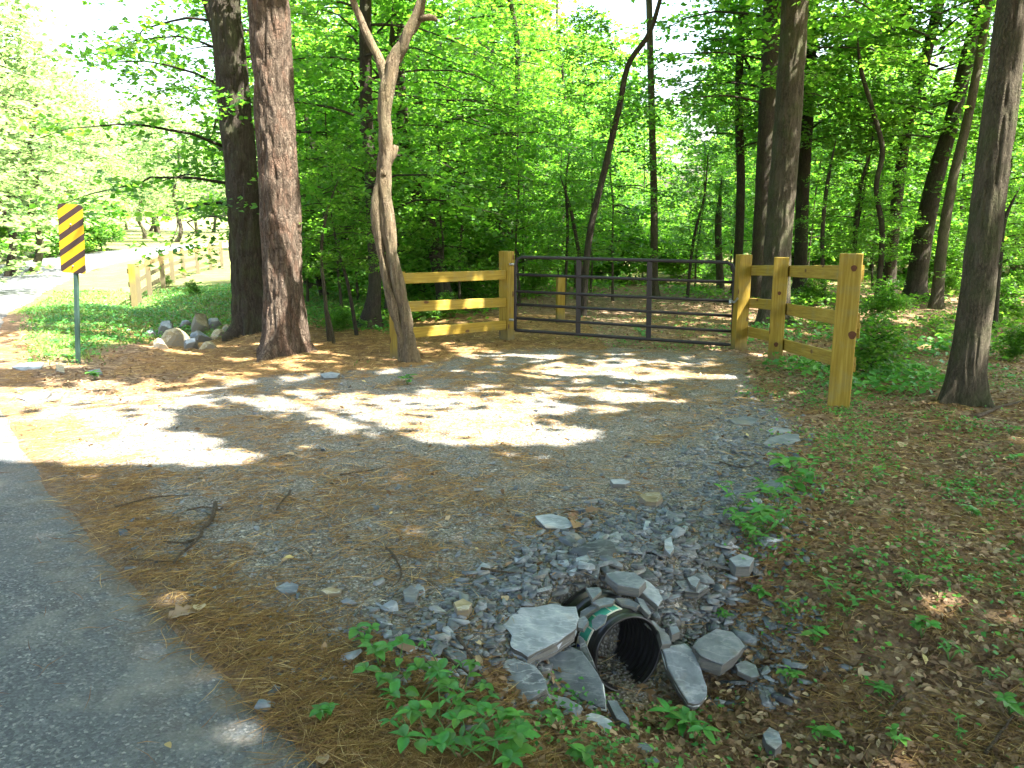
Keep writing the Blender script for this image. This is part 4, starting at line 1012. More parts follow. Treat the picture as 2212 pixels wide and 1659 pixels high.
slab([(1520, 70), (1620, 60), (1780, 110), (1700, 160), (1600, 150)], (0, -.3), .03, .05, 'slate_dark', 'dark slate block under the weeds upper right of the pipe', layers=5)
slab([(1100, 1215), (1190, 1235), (1180, 1260), (1105, 1255)], (0, -.1), .01, .03, 'tan_stone', 'small tan stone right of the rounded slab')
slab([(1210, 1290), (1300, 1270), (1360, 1310), (1320, 1370), (1230, 1350)], (0, -.1), .02, .05, 'slate', 'grey rock half sunk in litter below the pipe')
slab([(1290, 1395), (1370, 1380), (1410, 1410), (1350, 1440), (1300, 1430)], (0, -.1), .02, .04, 'slate', 'small grey rock at the bottom edge below the pipe')
slab([(1970, 690), (2040, 660), (2120, 700), (2150, 780), (2090, 790), (1990, 740)], (.1, -.2), .03, .03, 'slate_pale', 'pale broken chips right of the blocky whitish rock')
slab([(1020, 960), (1090, 960), (1110, 1000), (1180, 1100), (1190, 1150), (1090, 1100)], (0, -.2), 9.80, .03, 'slate', 'narrow slate right of the white edged slab tip')
def dslab(pix, lab, m_='slate_pale', th=.05, lift=.035, tilt=(0, -.08), name='slate_slab'): slab(pix, tilt, lift, th, m_, lab, crop=False, name=name)
dslab([(1648, 958), (1662, 945), (1700, 935), (1725, 937), (1730, 950), (1700, 963), (1680, 970)], 'smooth pale blue slab, largest on the right edge of the gravel', lift=.05)
dslab([(1655, 930), (1672, 922), (1700, 925), (1720, 932), (1700, 936), (1670, 938)], 'grey slab touching the smooth pale blue slab from behind')
dslab([(1318, 1036), (1345, 1034), (1362, 1040), (1350, 1046), (1325, 1045)], 'lone flat pale slate in the middle right of the gravel')
dslab([(1380, 1070), (1400, 1062), (1425, 1064), (1432, 1075), (1418, 1084), (1395, 1082)], 'oval tan stone lying in the gravel', 'tan_stone', .05, .04, name='stone')
dslab([(1155, 1115), (1190, 1108), (1225, 1118), (1240, 1135), (1215, 1142), (1180, 1140)], 'pale flat slab left of the dead oak leaf clump in the gravel', lift=.03)
dslab([(1310, 1240), (1330, 1232), (1370, 1236), (1395, 1255), (1380, 1270), (1335, 1262)], 'flat pale slab behind the pipe beneath the standing splinter', lift=.07)
dslab([(1575, 905), (1610, 898), (1640, 905), (1625, 918), (1590, 916)], 'flat grey slab in the gravel left of the end post', 'slate')
dslab([(1640, 1048), (1665, 1035), (1695, 1045), (1690, 1062), (1655, 1065)], 'grey slab poking out of the weeds on the gravel edge', 'slate')
dslab([(1575, 1205), (1600, 1195), (1630, 1205), (1620, 1222), (1590, 1222)], 'bright bluish white stone on the right slope above the pipe', 'slate_pale', .06, .05)
dslab([(1648, 1585), (1662, 1570), (1682, 1580), (1690, 1605), (1675, 1618), (1655, 1605)], 'pointed grey rock alone in the leaf litter at bottom right', 'slate', .06, .05)
dslab([(1435, 1165), (1450, 1158), (1456, 1185), (1448, 1198), (1436, 1185)], 'standing narrow slate splinter upright in the rubble', 'slate_pale', .02, .05)
dslab([(692, 808), (715, 802), (735, 806), (728, 815), (700, 816)], 'white stone on the far left edge of the gravel below the pine', 'slate_pale', .07, .06)
dslab([(690, 1275), (712, 1268), (738, 1272), (735, 1280), (705, 1284)], 'oval cream stone in the needles left of centre', 'tan_stone', .04, .03, name='stone')
dslab([(595, 1268), (620, 1255), (645, 1262), (640, 1278), (610, 1280)], 'flat dark slate among needles at left centre', 'slate', .03, .02)
dslab([(980, 1300), (1000, 1292), (1020, 1302), (1012, 1316), (988, 1318)], 'cream white stone upper left of the largest slab', 'tan_stone', .05, .04, name='stone')
dslab([(870, 1275), (888, 1262), (905, 1275), (895, 1300), (875, 1298)], 'small square dark slate in the gravel centre', 'slate', .02, .02)
dslab([(35, 858), (70, 848), (112, 845), (100, 858), (60, 866)], 'grey stone on the bank at the left edge below the sign', 'slate_pale', .08, .06)
dslab([(25, 792), (60, 782), (95, 783), (88, 796), (45, 800)], 'pale stone nearest the left edge in front of the sign', 'slate_pale', .08, .06)
dslab([(190, 800), (215, 796), (222, 806), (200, 812)], 'small grey stone right of the sign post foot', 'slate_pale', .06, .05)
dslab([(120, 785), (138, 790), (140, 805), (122, 800)], 'small blocky tan stone left of the sign post foot', 'tan_stone', .08, .08)
# boulders heaped beyond the ditch
for k, (px, py, w_, h_, m_, lab) in enumerate([(372, 728, 62, 44, 'tan_stone', 'large rounded tan boulder heading the ditch rock pile'), (430, 705, 48, 34, 'tan_stone', 'tan boulder highest in the ditch rock pile'), (470, 722, 34, 24, 'tan_stone', 'small tan boulder at the right of the ditch rock pile'), (408, 745, 36, 22, 'slate_pale', 'grey boulder in front of the ditch rock pile'), (445, 748, 34, 20, 'tan_stone', 'flat tan boulder at the lower right of the ditch rock pile'), (340, 745, 30, 20, 'tan_stone', 'small boulder at the left end of the ditch rock pile'), (398, 700, 26, 18, 'slate_pale', 'pale boulder behind the ditch rock pile'), (355, 712, 40, 30, 'slate_pale', 'grey boulder upper left of the ditch rock pile'), (425, 730, 44, 30, 'slate', 'dark grey boulder in the middle of the ditch rock pile'), (460, 700, 36, 26, 'slate_pale', 'grey boulder at the top right of the ditch rock pile'), (320, 722, 26, 16, 'slate_pale', 'small grey rock at the far left of the ditch rock pile'), (488, 712, 26, 20, 'tan_stone', 'tan rock touching the dark pine in the ditch rock pile')]):
    g = hit(px, py + h_ / 2); sc = g.y / FPX; rs = np.random.default_rng(800 + k)
    import bmesh
    bm = bmesh.new(); bmesh.ops.create_icosphere(bm, subdivisions=3, radius=1)
    for v in bm.verts:
        c = v.co; f = .8 + .5 * float(vnoise(c.x * 1.3 + k * 9, c.y * 1.3, c.z * 1.3, 5)) + .14 * float(vnoise(c.x * 4 + k, c.y * 4, c.z * 4, 6)); c *= f
        for a in ((.8, .2, .5), (-.6, -.5, .6), (.1, -.9, .3), (-.9, .1, -.1), (.3, -.3, .9), (.7, -.7, -.1), (-.4, .6, .6)):
            a = Vector((a[0] + .3 * math.sin(k * 2 + a[1] * 5), a[1], a[2] + .3 * math.cos(k * 3))).normalized(); e_ = c.dot(a) - .58
            if e_ > 0: c -= a * e_ * .95
    me = bpy.data.meshes.new('boulder'); bm.to_mesh(me); bm.free()
    o = link('boulder', me, M[m_], None, g + Vector((0, .1, h_ * sc * .42))); o.scale = (w_ * sc * .62, w_ * sc * .5, h_ * sc * .8); tag(o, lab, 'boulder', 'rock pile at the ditch')

# loose slate pieces: 300 largest one by one, the rest as stuff
def flake(rs, n=6, th=.16):
    a = np.sort(rs.uniform(0, 2 * np.pi, n)) ; a = np.linspace(0, 2 * np.pi, n, endpoint=False) + rs.normal(0, .32, n); r = rs.uniform(.65, 1.1, n); el = rs.uniform(.38, .85)
    top = np.stack([np.cos(a) * r, np.sin(a) * r * el, np.full(n, th) + rs.normal(0, .03, n)], 1)
    bot = np.stack([np.cos(a) * r * 1.06, np.sin(a) * r * el * 1.06, np.full(n, -th)], 1)
    V = np.vstack([top, bot]); F = [[0, i, i + 1] for i in range(1, n - 1)]
    for i in range(n): j = (i + 1) % n; F += [[i, i + n, j + n], [i, j + n, j]]
    return V, np.array(F)
flk = [flake(rng, R.choice([4, 5, 5, 6]), R.uniform(.07, .2)) for _ in range(14)]
fme = []
for V, F in flk:
    for mm in ('slate', 'slate_pale', 'slate_dark'):
        me = mesh_np('slate_piece', V, F); me.materials.append(M[mm]); fme.append(me)
def polar(n, r0, r1, a0=-44, a1=60, pw=1.0):
    if (a0, a1) == (-44, 60): n = int(n * 1.24)
    r = np.exp(rng.uniform(math.log(r0), math.log(r1), n)); a = np.radians(rng.uniform(a0, a1, n)); return r * np.sin(a), r * np.cos(a), r
x, y, r = polar(60000, 2.4, 13)
wgt = w_slate(x, y) * .9 + .03 * w_grav(x, y); rim = np.hypot(x - PIPE.x - .1, y - PIPE.y - .4); wgt *= .35 + np.exp(-(rim / 1.3) ** 2) + .45 * (x > 1.2)
q = rng.uniform(0, 1, len(x)) < wgt * .85; x, y, r = x[q], y[q], r[q]
sz = rng.lognormal(-4.05, .45, len(x)).clip(.009, .075) * (1 + .03 * r) * (1 + .8 * np.exp(-(np.hypot(x - PIPE.x - .1, y - PIPE.y - .4) / .7) ** 2))
ok = np.ones(len(x), bool)
dl = (x - PIPE.x) * -.43 + (y - PIPE.y) * .9; dc = np.abs((x - PIPE.x) * .9 + (y - PIPE.y) * .43)
ok &= ~((dl < .36) & (dc < .24) & (dl > -.6))
for sx_, sy_, sr_ in SLABS: ok &= np.hypot(x - sx_, y - sy_) > sr_ * .8
x, y, r, sz = x[ok], y[ok], r[ok], sz[ok]
ap = sz / r; od = np.argsort(-ap)[:300]
for k in od:
    o = link('slate_piece', fme[R.randrange(len(fme))], None, None, (x[k], y[k], gzf(x[k], y[k]) + .008)); s = float(sz[k]); o.scale = (s, s, s * R.uniform(.6, 1.3)); o.rotation_euler = (R.gauss(0, .32), R.gauss(0, .28), R.uniform(0, 6.28))
    tag(o, 'loose grey slate piece lying in the rubble on the gravel', 'stone', 'loose slate pieces on the gravel')
def rotm(n, tilt):
    a = rng.uniform(0, 2 * np.pi, n); tx = rng.normal(0, tilt, n); ty = rng.normal(0, tilt, n); ca, sa = np.cos(a), np.sin(a)
    X_ = np.stack([ca, sa, -tx * ca - ty * sa], 1); Y_ = np.stack([-sa, ca, tx * sa - ty * ca], 1); Z_ = np.cross(X_, Y_); return X_, Y_, Z_
def scatter_flakes(name, x, y, sz, m_, label, tilt=.25, lift=.004):
    Vs, Fs, b = [], [], 0; vi = rng.integers(0, len(flk), len(x)); gz = ground_z(x, y)
    for k, (V, F) in enumerate(flk):
        q = np.where(vi == k)[0]; n = len(q)
        if not n: continue
        A1, A2, A3 = rotm(n, tilt)
        P_ = (V[None, :, 0:1] * A1[:, None] + V[None, :, 1:2] * A2[:, None] + V[None, :, 2:3] * A3[:, None]) * sz[q][:, None, None] + np.stack([x[q], y[q], gz[q] + lift], 1)[:, None]
        Vs.append(P_.reshape(-1, 3)); Fs.append((F[None] + (np.arange(n) * len(V))[:, None, None]).reshape(-1, 3) + b); b += n * len(V)
    me = mesh_np(name, np.vstack(Vs), np.vstack(Fs)); tag(link(name, me, M[m_]), label, kind='stuff')
rest = np.setdiff1d(np.arange(len(x)), od)
h_ = rng.uniform(0, 1, len(rest))
scatter_flakes('slate_rubble', x[rest[h_ < .45]], y[rest[h_ < .45]], sz[rest[h_ < .45]], 'slate', 'grey slate rubble')
scatter_flakes('slate_rubble', x[rest[(h_ >= .45) & (h_ < .72)]], y[rest[(h_ >= .45) & (h_ < .72)]], sz[rest[(h_ >= .45) & (h_ < .72)]], 'slate_pale', 'pale slate rubble')
scatter_flakes('slate_rubble', x[rest[h_ >= .72]], y[rest[h_ >= .72]], sz[rest[h_ >= .72]], 'slate_dark', 'dark slate rubble')
x, y, r = polar(46000, 2.0, 12); q = (rng.uniform(0, 1, len(x)) < w_grav(x, y) * (.35 + .3 * w_slate(x, y))) & (road_d(x, y) > .1); x, y, r = x[q], y[q], r[q]
sz = rng.lognormal(-5.0, .45, len(x)).clip(.003, .022) * (1 + .10 * r); h_ = rng.uniform(0, 1, len(x))
for a, b, mm, lab in ((0, .5, 'slate', 'grey gravel chips'), (.5, .85, 'slate_pale', 'pale gravel chips'), (.85, 1, 'tan_stone', 'tan gravel chips')):
    k = (h_ >= a) & (h_ < b); scatter_flakes('gravel', x[k], y[k], sz[k], mm, lab, .4, .002)

# ------------------------------------------------------------------ pine needles, dead leaves, ground plants
def needles(name, x, y, r, label, lift=.012):
    n = len(x); z = ground_z(x, y); z = np.maximum(z, np.where(road_d(x, y) < .1, zbase(x, y) + .004, -9))
    a = rng.uniform(0, 2 * np.pi, n); L = rng.uniform(.07, .17, n) * (1 + .06 * r); wd = .0008 * (1 + .3 * r)
    d = np.stack([np.cos(a), np.sin(a), rng.normal(0, .12, n)], 1); s = np.stack([-np.sin(a), np.cos(a), np.zeros(n)], 1)
    c = np.stack([x, y, z + rng.uniform(.002, lift, n)], 1); bend = s * (rng.normal(0, .12, n) * L)[:, None]
    hl = (L / 2)[:, None]; ww = wd[:, None]; up = np.array([0, 0, 1.0]) * ww
    V = np.stack([c - d * hl, c + bend * .5 - s * ww, c + bend * .5 + s * ww, c + bend * .5 + up * 1.6, c + d * hl], 1).reshape(-1, 3)
    b = np.arange(n)[:, None] * 5
    F = np.concatenate([b + np.array(t_) for t_ in ((0, 1, 3), (0, 3, 2), (4, 3, 1), (4, 2, 3))], 0)
    me = mesh_np(name, V, F, dict(v=np.repeat(np.clip(rng.normal(.5, .25, n), 0, 1), 5)))
    tag(link(name, me, M['needle']), label, kind='stuff')
x, y, r = polar(190000, 2.0, 17); q = rng.uniform(0, 1, len(x)) < w_needle(x, y) ** 1.3 + .02; q &= road_d(x, y) > .0 + rng.normal(0, .07, len(x))
x, y, r = x[q], y[q], r[q]; needles('pine_needles', x, y, r, 'brown pine needles')
x, y, r = polar(420, 2.0, 9); q = road_d(x, y) < .1; needles('pine_needles', x[q], y[q], r[q], 'scattered pine needles on the road', .006)

def litter(name, x, y, r, size, label, m_='deadleaf', curl=.35, lift=.012, var=None):
    n = len(x); z = ground_z(x, y); z = np.maximum(z, np.where(road_d(x, y) < .1, zbase(x, y) + .004, -9)); c = np.stack([x, y, z + rng.uniform(.003, lift, n)], 1)
    a = rng.uniform(0, 2 * np.pi, n); d = np.stack([np.cos(a), np.sin(a), rng.normal(0, curl * .7, n)], 1); d /= np.linalg.norm(d, axis=1)[:, None]
    up = np.stack([rng.normal(0, curl, n), rng.normal(0, curl, n), np.ones(n)], 1); s = np.cross(up, d); s /= np.linalg.norm(s, axis=1)[:, None]; nn = np.cross(d, s)
    S_ = size[:, None]; cu = rng.uniform(.0, .3, n)[:, None] * S_
    pts = [c - d * S_ * .5, c - d * S_ * .12 - s * S_ * .24 + nn * cu, c + d * S_ * .2 - s * S_ * .2 + nn * cu, c + d * S_ * .5 + nn * cu * .6, c + d * S_ * .15 + s * S_ * .22 + nn * cu, c - d * S_ * .15 + s * S_ * .23 + nn * cu]
    V = np.stack(pts, 1).reshape(-1, 3); b = np.arange(n)[:, None] * 6
    F = np.concatenate([b + np.array(t_) for t_ in ((0, 3, 1), (1, 3, 2), (0, 5, 3), (5, 4, 3))], 0)
    me = mesh_np(name, V, F, dict(v=np.repeat(var if var is not None else rng.uniform(0, 1, n) ** 1.5, 6)))
    tag(link(name, me, M[m_]), label, kind='stuff')
x, y, r = polar(90000, 2.0, 20); wl = (1 - w_grav(x, y)) * (1 - w_needle(x, y) * .6) * (1 - w_grass(x, y)) + .035; wl = np.where(road_d(x, y) < .3, 0, wl)
wl = wl * (.45 + .55 * sm(x - .2 * y, -.6, .4)); q = rng.uniform(0, 1, len(x)) < wl * .9; x, y, r = x[q], y[q], r[q]
litter('dead_leaves', x, y, r, rng.uniform(.02, .05, len(x)) * (1 + .03 * r), 'brown dead leaves', curl=.6)
# small green plants: rosettes of little leaves
def rosettes(name, x, y, r, hgt, leaf, label, per=7, m_='weed', spread=.05):
    n = len(x); z = ground_z(x, y); X_ = np.repeat(x, per); Y_ = np.repeat(y, per); Z_ = np.repeat(z, per); Rr = np.repeat(r, per)
    c = np.stack([X_ + rng.normal(0, spread, n * per) * (1 + .04 * Rr), Y_ + rng.normal(0, spread, n * per) * (1 + .04 * Rr), Z_ + rng.uniform(.15, 1, n * per) * hgt], 1)
    v, f, vv = leaf_arrays(c, leaf * rng.uniform(.6, 1.3, n * per) * (1 + .03 * Rr), rng, .5, .1, np.clip(np.repeat(rng.uniform(.1, .9, n), per) + rng.normal(0, .12, n * per), 0, 1), .33)
    tag(link(name, mesh_np(name, v, f, dict(v=vv)), M[m_]), label, kind='stuff')
x, y, r = polar(30000, 2.0, 22); cl = fbm(x * 1.6, y * 1.6, seed=91); wl = (1 - w_grav(x, y)) * (x - .1 * y > -.2) * (.12 + .88 * sm(cl, .45, .62)) * (1 - .2 * sm(y, 8, 14)) * (1 - .55 * (1 - sm(y, 3.0, 4.5)))
q = rng.uniform(0, 1, len(x)) < wl * .8; rosettes('ground_plants', x[q], y[q], r[q], .035, .024, 'small green ground plants')
x, y, r = polar(30000, 9, 34, -42, 8); wl = w_grass(x, y) * (road_d(x, y) > .3); q = rng.uniform(0, 1, len(x)) < wl * .28
rosettes('grass', x[q], y[q], r[q], .08, .045, 'green grass and clover on the verge', 8, 'weed', .08)
def blades(name, x, y, r, hgt, label):
    n = len(x); z = ground_z(x, y); a = rng.uniform(0, 2 * np.pi, n); wd = .0035 * (1 + .12 * r); h = hgt * rng.uniform(.4, 1.2, n)
    s_ = np.stack([np.cos(a), np.sin(a), np.zeros(n)], 1) * wd[:, None]; b_ = np.stack([x, y, z - .005], 1)
    l = np.stack([rng.normal(0, .5, n) * h, rng.normal(0, .5, n) * h, h], 1)
    V = np.stack([b_ - s_, b_ + s_, b_ + l * .55 + s_ * .7, b_ + l * .55 - s_ * .7, b_ + l * np.array([1.4, 1.4, 1])], 1).reshape(-1, 3); k = np.arange(n)[:, None] * 5
    F = np.concatenate([k + np.array(t_) for t_ in ((0, 1, 2), (0, 2, 3), (3, 2, 4))], 0)
    tag(link(name, mesh_np(name, V, F, dict(v=np.repeat(rng.uniform(.2, 1, n), 5))), M['grassblade']), label, kind='stuff')
x, y, r = polar(110000, 9, 34, -42, 8); wl = w_grass(x, y) * (road_d(x, y) > .15) * (.35 + .65 * sm(fbm(x * 1.5, y * 1.5, seed=97), .4, .6)); q = rng.uniform(0, 1, len(x)) < wl
blades('grass', x[q], y[q], r[q], .085, 'short green verge grass')
x, y, r = polar(9000, 14, 40, -12, 42); cl = fbm(x * .8, y * .8, seed=93); q = (cl > .52 + .07 * (x > 3)) & ~((y < 20.5) & (x > -.5) & (x < 5.0))
rosettes('ground_plants', x[q], y[q], r[q], .22, .075, 'leafy woodland ground cover', 9, 'leaf', .16)
x, y, r = polar(900, 7.5, 15, 14, 42); cl = fbm(x * .9, y * .9, seed=94); q = (cl > .53) & (w_grav(x, y) < .1) & (x > 3.45 + .05 * (y - 7.6)) & (y > 8.3)
rosettes('ground_plants', x[q], y[q], r[q], .18, .07, 'leafy ground cover under the right trees', 14, 'weed', .14)

# weeds in the foreground: each one its own plant with stems and leaves
def leaf_me(L, w_, seg=5, fold=.38, lobes=False):
    V, F = [], []
    for i in range(seg + 1):
        t_ = i / seg; ww = w_ * math.sin(math.pi * min(1, t_ ** .8 * .97 + .03)) ** .9 + .0008
        if lobes: ww *= 1 + .35 * math.sin(i * 2.6)
        zz = -.25 * L * t_ * t_ + .12 * L * t_
        V += [(L * t_, -ww, zz + ww * fold), (L * t_, 0, zz), (L * t_, ww, zz + ww * fold)]
    for i in range(seg):
        b = 3 * i; F += [(b, b + 3, b + 4, b + 1), (b + 1, b + 4, b + 5, b + 2)]
    me = bpy.data.meshes.new('leaf'); me.from_pydata(V, [], F); me.polygons.foreach_set('use_smooth', [True] * len(F)); at = me.attributes.new('v', 'FLOAT', 'POINT'); rv = R.uniform(.3, .9); at.data.foreach_set('value', [rv] * len(V)); me.update(); me.materials.append(M['weed']); return me
LM = {'lance': [leaf_me(1, .17) for _ in range(3)], 'oval': [leaf_me(1, .3) for _ in range(3)], 'broad': [leaf_me(1, .42, 7, .1, True) for _ in range(2)]}
def weed(px, py, kind, nst, hgt, L, label, group=None, lean=.5, per=5):
    g = hit(px, py); g.z = gzf(g.x, g.y); root = empty('weed', g, R.uniform(0, 6)); 
    for s in range(nst):
        a = s * 6.283 / nst + R.uniform(-.4, .4); ln = lean * R.uniform(.5, 1.2); h_ = hgt * R.uniform(.6, 1.1)
        tip = Vector((math.cos(a) * ln * h_, math.sin(a) * ln * h_, h_)); mid = tip * .5 + Vector((0, 0, .12 * h_))
        link('stem', tube_mesh('stem', [(0, 0, 0), mid, tip], [.003, .0022, .0015], 5), M['stem'], root)
        for k in range(per):
            f = 1 - .12 * (k // 4) * 2; c = mid.lerp(tip, max(0, f)) if k < 4 else mid
            an = k * 2.4 + R.uniform(-.3, .3); o = link('leaf', R.choice(LM[kind]), None, root); sc = L * R.uniform(.7, 1.15); o.scale = (sc, sc, sc); o.location = c; o.rotation_euler = (R.gauss(0, .2), R.uniform(-.35, .15), an)
    tag(root, label, 'plant', group); return root
lab = 'green leafy weed in the patch left of the culvert slabs'; gp = 'weeds left of the culvert slabs'
for px, py in [(860, 1470), (905, 1520), (950, 1560), (1000, 1500), (960, 1470), (1010, 1600), (1040, 1625), (930, 1625), (1015, 1555), (880, 1570), (990, 1640), (1060, 1655)]:
    weed(px, py, R.choice(['lance', 'lance', 'oval']), R.choice([3, 4]), R.uniform(.08, .14), R.uniform(.04, .065), lab, gp, 1.3, 5)
weed(1120, 1645, 'broad', 2, .08, .085, 'broad bright green leaves at the bottom edge below the slabs', per=3)
weed(1250, 1650, 'oval', 2, .06, .05, 'round leaved weed at the bottom edge right of the broad leaves')
weed(1120, 1600, 'oval', 2, .06, .05, 'weed with large oval leaves over the cracked slab'); weed(1190, 1560, 'oval', 1, .07, .055, 'weed reaching onto the middle of the cracked slab', per=4)
weed(790, 1400, 'oval', 3, .08, .055, 'small weed highest of those left of the slabs'); weed(820, 1440, 'oval', 3, .08, .055, 'small weed just below the highest one left of the slabs')
weed(705, 1560, 'oval', 2, .06, .045, 'tiny weed alone in the needles at lower left')
weed(1470, 1575, 'lance', 3, .10, .085, 'grassy weed with narrow leaves in front of the upright slab'); weed(1500, 1600, 'lance', 2, .09, .08, 'second narrow leaved weed lower in front of the upright slab')
lab = 'green weed in the clump on the right gravel edge'; gp = 'weeds on the right gravel edge'
for px, py in [(1600, 1100), (1640, 1120), (1680, 1100), (1650, 1150), (1700, 1140), (1610, 1160), (1590, 1130), (1665, 1075), (1720, 1060), (1740, 1040), (1700, 1020), (1630, 1180)]:
    weed(px, py, R.choice(['lance', 'oval']), 4, R.uniform(.08, .15), R.uniform(.05, .085), lab, gp, .8)
lab = 'small weed scattered in the leaf litter right of the pipe'; gp = 'weeds in the right leaf litter'
for px, py in [(1850, 1200), (1900, 1230), (1790, 1290), (1830, 1330), (1960, 1280), (1760, 1390), (2050, 1430), (2140, 1480), (1900, 1500), (1990, 1380), (2180, 1550), (1780, 1600), (1700, 1330), (1560, 1340), (1640, 1290), (2100, 1120), (2000, 1060), (1900, 1040), (2180, 940), (2190, 1000), (1840, 1090), (2070, 1600), (1930, 1620), (1705, 1480)]:
    weed(px, py, R.choice(['oval', 'lance']), R.choice([2, 3]), R.uniform(.05, .09), R.uniform(.035, .06), lab, gp)
weed(1382, 735, 'oval', 3, .22, .14, 'bright seedling growing under the middle of the gate')
for px, py, l_ in [(205, 820, 'bright weed on the bank crest right of the sign'), (150, 783, 'bright weed at the foot of the sign post'), (880, 830, 'small green seedling below the dead tree')]: weed(px, py, 'oval', 3, .12, .10, l_)

# single fallen leaves that stand out
def fallen(px, py, L, v, label, kind='oval', lobes=False):
    g = hit(px, py); g.z = max(gzf(g.x, g.y), float(zbase(g.x, g.y)) if road_d(g.x, g.y) < .1 else -9) + .012
    me = leaf_me(L, L * .33, 8 if lobes else 6, .3, lobes); me.attributes['v'].data.foreach_set('value', [v] * len(me.vertices)); me.materials.clear(); me.materials.append(M['deadleaf'])
    o = link('fallen_leaf', me, None, None, g); o.rotation_euler = (0, 0, R.uniform(0, 6.3)); tag(o, label, 'leaf')
fallen(365, 1345, .15, .88, 'large lobed pale oak leaf at the road edge', lobes=True); fallen(430, 1325, .08, .9, 'pale curled leaf right of the lobed oak leaf')
fallen(362, 1642, .03, 1.0, 'tiny yellow leaf on the asphalt near the bottom edge'); fallen(1470, 1318, .06, .95, 'yellow leaf above the right side of the pipe')
fallen(1950, 960, .12, .92, 'yellow tan leaf in the litter below the end post'); fallen(1090, 1290, .05, .95, 'orange yellow leaf above the largest slab')
fallen(815, 1395, .06, .4, 'brown leaf under the small left weed'); fallen(860, 1395, .10, .7, 'long tan leaf right of the small left weed')
fallen(635, 980, .10, .85, 'light green fallen leaf in the middle of the gravel shade'); fallen(700, 1660, .06, .8, 'tan leaf on the needle mat at the bottom edge')
for k, (px, py) in enumerate([(1238, 1110), (1250, 1120), (1262, 1112), (1245, 1132), (1228, 1128), (1268, 1126), (1256, 1138), (1240, 1122)]):
    fallen(px, py, .11, .45, 'curled brown oak leaf in the dead clump on the gravel', lobes=True)
    o = C.objects[-1]; o['group'] = 'dead oak leaves on the gravel'; o.location.z += .02 * (k % 3) + .01; o.rotation_euler = (R.gauss(0, .6), R.gauss(0, .6), R.uniform(0, 6))

# sticks
def stick(pts, r0, label, side=None):
    W = [hit(*p) for p in pts]; b = W[0].copy(); b.z = gzf(b.x, b.y)
    q = [Vector((w_.x, w_.y, max(gzf(w_.x, w_.y), float(zbase(w_.x, w_.y)) if road_d(w_.x, w_.y) < .1 else -9) + r0 * .9 + .01)) - b for w_ in W]
    p, r = resample(q, np.linspace(r0, r0 * .45, len(q)), .03)
    p[:, :2] += (np.stack([fbm(p[:, 0] * 9, p[:, 1] * 9, seed=7, o=2), fbm(p[:, 0] * 9, p[:, 1] * 9, seed=8, o=2)], 1) - .5) * .03
    root = link('fallen_stick', tube_mesh('fallen_stick', p, r, 7), M['stick'], None, b)
    if side:
        W2 = [hit(*p) for p in side]; q2 = [Vector((w_.x, w_.y, gzf(w_.x, w_.y) + .015)) - b for w_ in W2]
        link('twig', tube_mesh('twig', q2, np.linspace(r0 * .6, r0 * .25, len(q2)), 6), M['stick'], root)
    tag(root, label, 'stick')
stick([(466, 1093), (458, 1120), (447, 1142), (430, 1168), (405, 1196), (375, 1225)], .013, 'forked grey stick pointing to the road at left', [(425, 1172), (395, 1180), (352, 1176)])
stick([(405, 1108), (440, 1100), (480, 1106)], .006, 'short curved stick behind the forked one')
stick([(270, 1215), (320, 1217), (372, 1218)], .005, 'thin straight twig left of the forked stick')
stick([(628, 1070), (612, 1090), (594, 1108)], .008, 'short pale stick in the gravel at left centre')
stick([(835, 1192), (855, 1215), (862, 1245), (850, 1272)], .006, 'pale hooked twig in the centre of the gravel')
stick([(885, 1395), (940, 1412), (1000, 1452), (1058, 1500)], .008, 'arched twig running to the splintered slate bundle', )
stick([(988, 1382), (1012, 1420), (1035, 1470), (1095, 1530)], .008, 'long bare twig crossing in front of the splintered bundle')
stick([(1040, 1230), (1080, 1236), (1130, 1240)], .008, 'straight brown stick above the largest slab')
stick([(1550, 1380), (1620, 1430), (1700, 1500)], .006, 'thin reddish twig running right from the upright slab')
stick([(2130, 1635), (2165, 1590), (2190, 1560)], .008, 'pale stick in the bottom right corner litter')
stick([(1960, 1500), (1900, 1560), (1870, 1600)], .005, 'thin twig in the litter right of the pipe')
stick([(2110, 905), (2150, 885), (2210, 870)], .02, 'fallen branch lying right of the leaning mottled trunk')
stick([(1555, 1000), (1600, 1010), (1640, 1005)], .006, 'thin dark twig near the smooth pale blue slab')
stick([(250, 1100), (330, 1080), (420, 1075)], .006, 'thin twig among needles near the road edge')
stick([(735, 1030), (790, 1018), (830, 1012)], .006, 'faint twig across the shaded gravel')

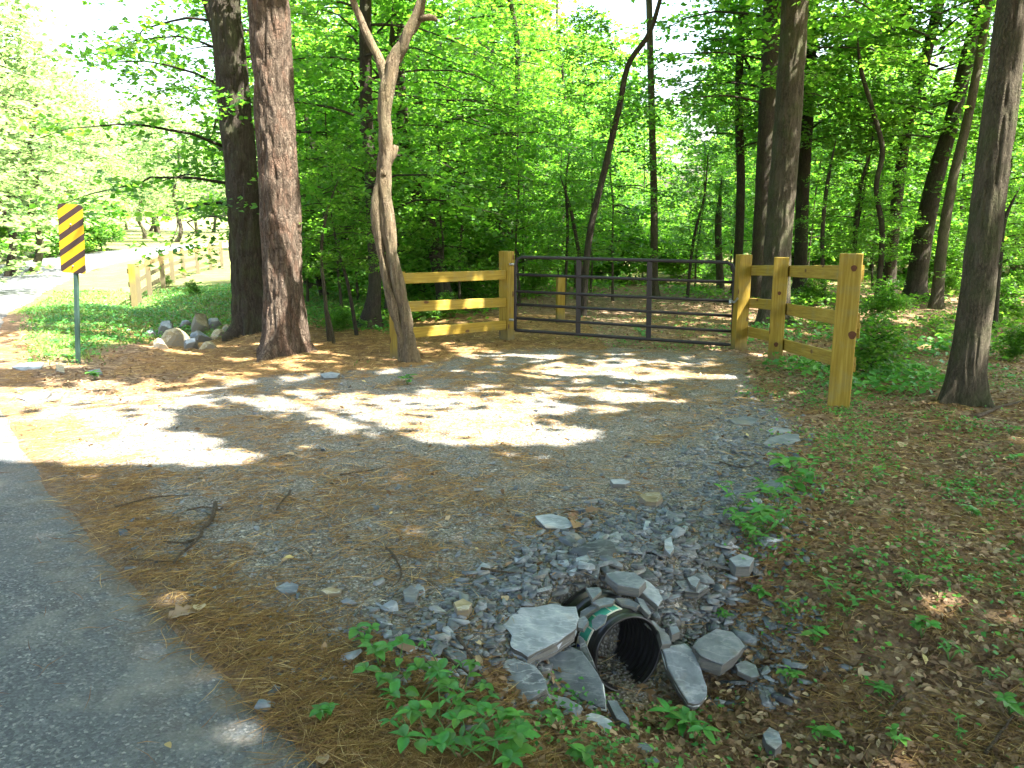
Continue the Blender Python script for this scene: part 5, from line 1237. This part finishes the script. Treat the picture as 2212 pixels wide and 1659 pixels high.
# ------------------------------------------------------------------ say which one, by the nearest landmark in the picture
LMK = [(0, 'the left picture edge'), (158, 'the striped sign'), (292, 'the near post of the curved fence'), (545, 'the dark pine'), (700, 'the big flaky pine'), (850, 'the dead snag'), (1000, 'the middle of the left fence panel'), (1097, 'the gate hinge post'), (1210, 'the lone yellow post'), (1300, 'the curved sapling'), (1410, 'the slim centre tree'), (1602, 'the gate latch post'), (1700, 'the tall oak'), (1830, 'the fence end post'), (1950, 'the bending dark trunk'), (2030, 'the stout leaning trunk'), (2130, 'the mottled trunk'), (2212, 'the right picture edge')]
ORD = ['nearest', 'second nearest', 'third nearest', 'fourth nearest', 'fifth nearest', 'sixth nearest', 'seventh nearest', 'eighth nearest', 'ninth nearest', 'tenth nearest']
def relabel(group, what):
    b = {}
    for o in C.objects:
        if o.get('group') == group and o.parent is None:
            u = float(to_pic(o.location.x, o.location.y, o.location.z)[0]); k = min(range(len(LMK)), key=lambda i: abs(LMK[i][0] - u))
            side = 'left of' if u < LMK[k][0] else 'right of'
            b.setdefault((k, side), []).append(o)
    for (k, side), L in b.items():
        L.sort(key=lambda o: o.location.y)
        for i, o in enumerate(L):
            o['label'] = '%s %s %s' % (what, side, LMK[k][1]) + ('' if len(L) == 1 else ', %s there' % ORD[min(i, 9)])
relabel('young woodland trees behind the fences', 'leafy young tree behind,')
relabel('understorey saplings behind the fences', 'thin sapling behind,')
relabel('distant sunlit trees', 'distant pale sunlit tree')
relabel('undergrowth shrubs behind the fences', 'undergrowth shrub')
relabel('seedling bushes on the woodland floor', 'low seedling bush')

def relabel_in(group, what, ref):
    L = [o for o in C.objects if o.get('group') == group and o.parent is None]
    uv = [(o, *[float(q) for q in to_pic(o.location.x, o.location.y, o.location.z)]) for o in L]
    L2 = sorted(uv, key=lambda a: a[2]); n = len(L2); rows = 3; per = -(-n // rows)
    for i in range(rows):
        row = sorted(L2[i * per:(i + 1) * per], key=lambda a: a[1])
        for j, a in enumerate(row):
            a[0]['label'] = '%s, %s from the left in the %s row %s' % (what, ['first', 'second', 'third', 'fourth', 'fifth', 'sixth', 'seventh', 'eighth', 'ninth', 'tenth'][j], ['back', 'middle', 'front'][i], ref)
relabel_in('weeds left of the culvert slabs', 'green weed', 'left of the slabs')
relabel_in('weeds on the right gravel edge', 'green weed', 'on the gravel edge')
relabel_in('weeds in the right leaf litter', 'small weed', 'in the litter')
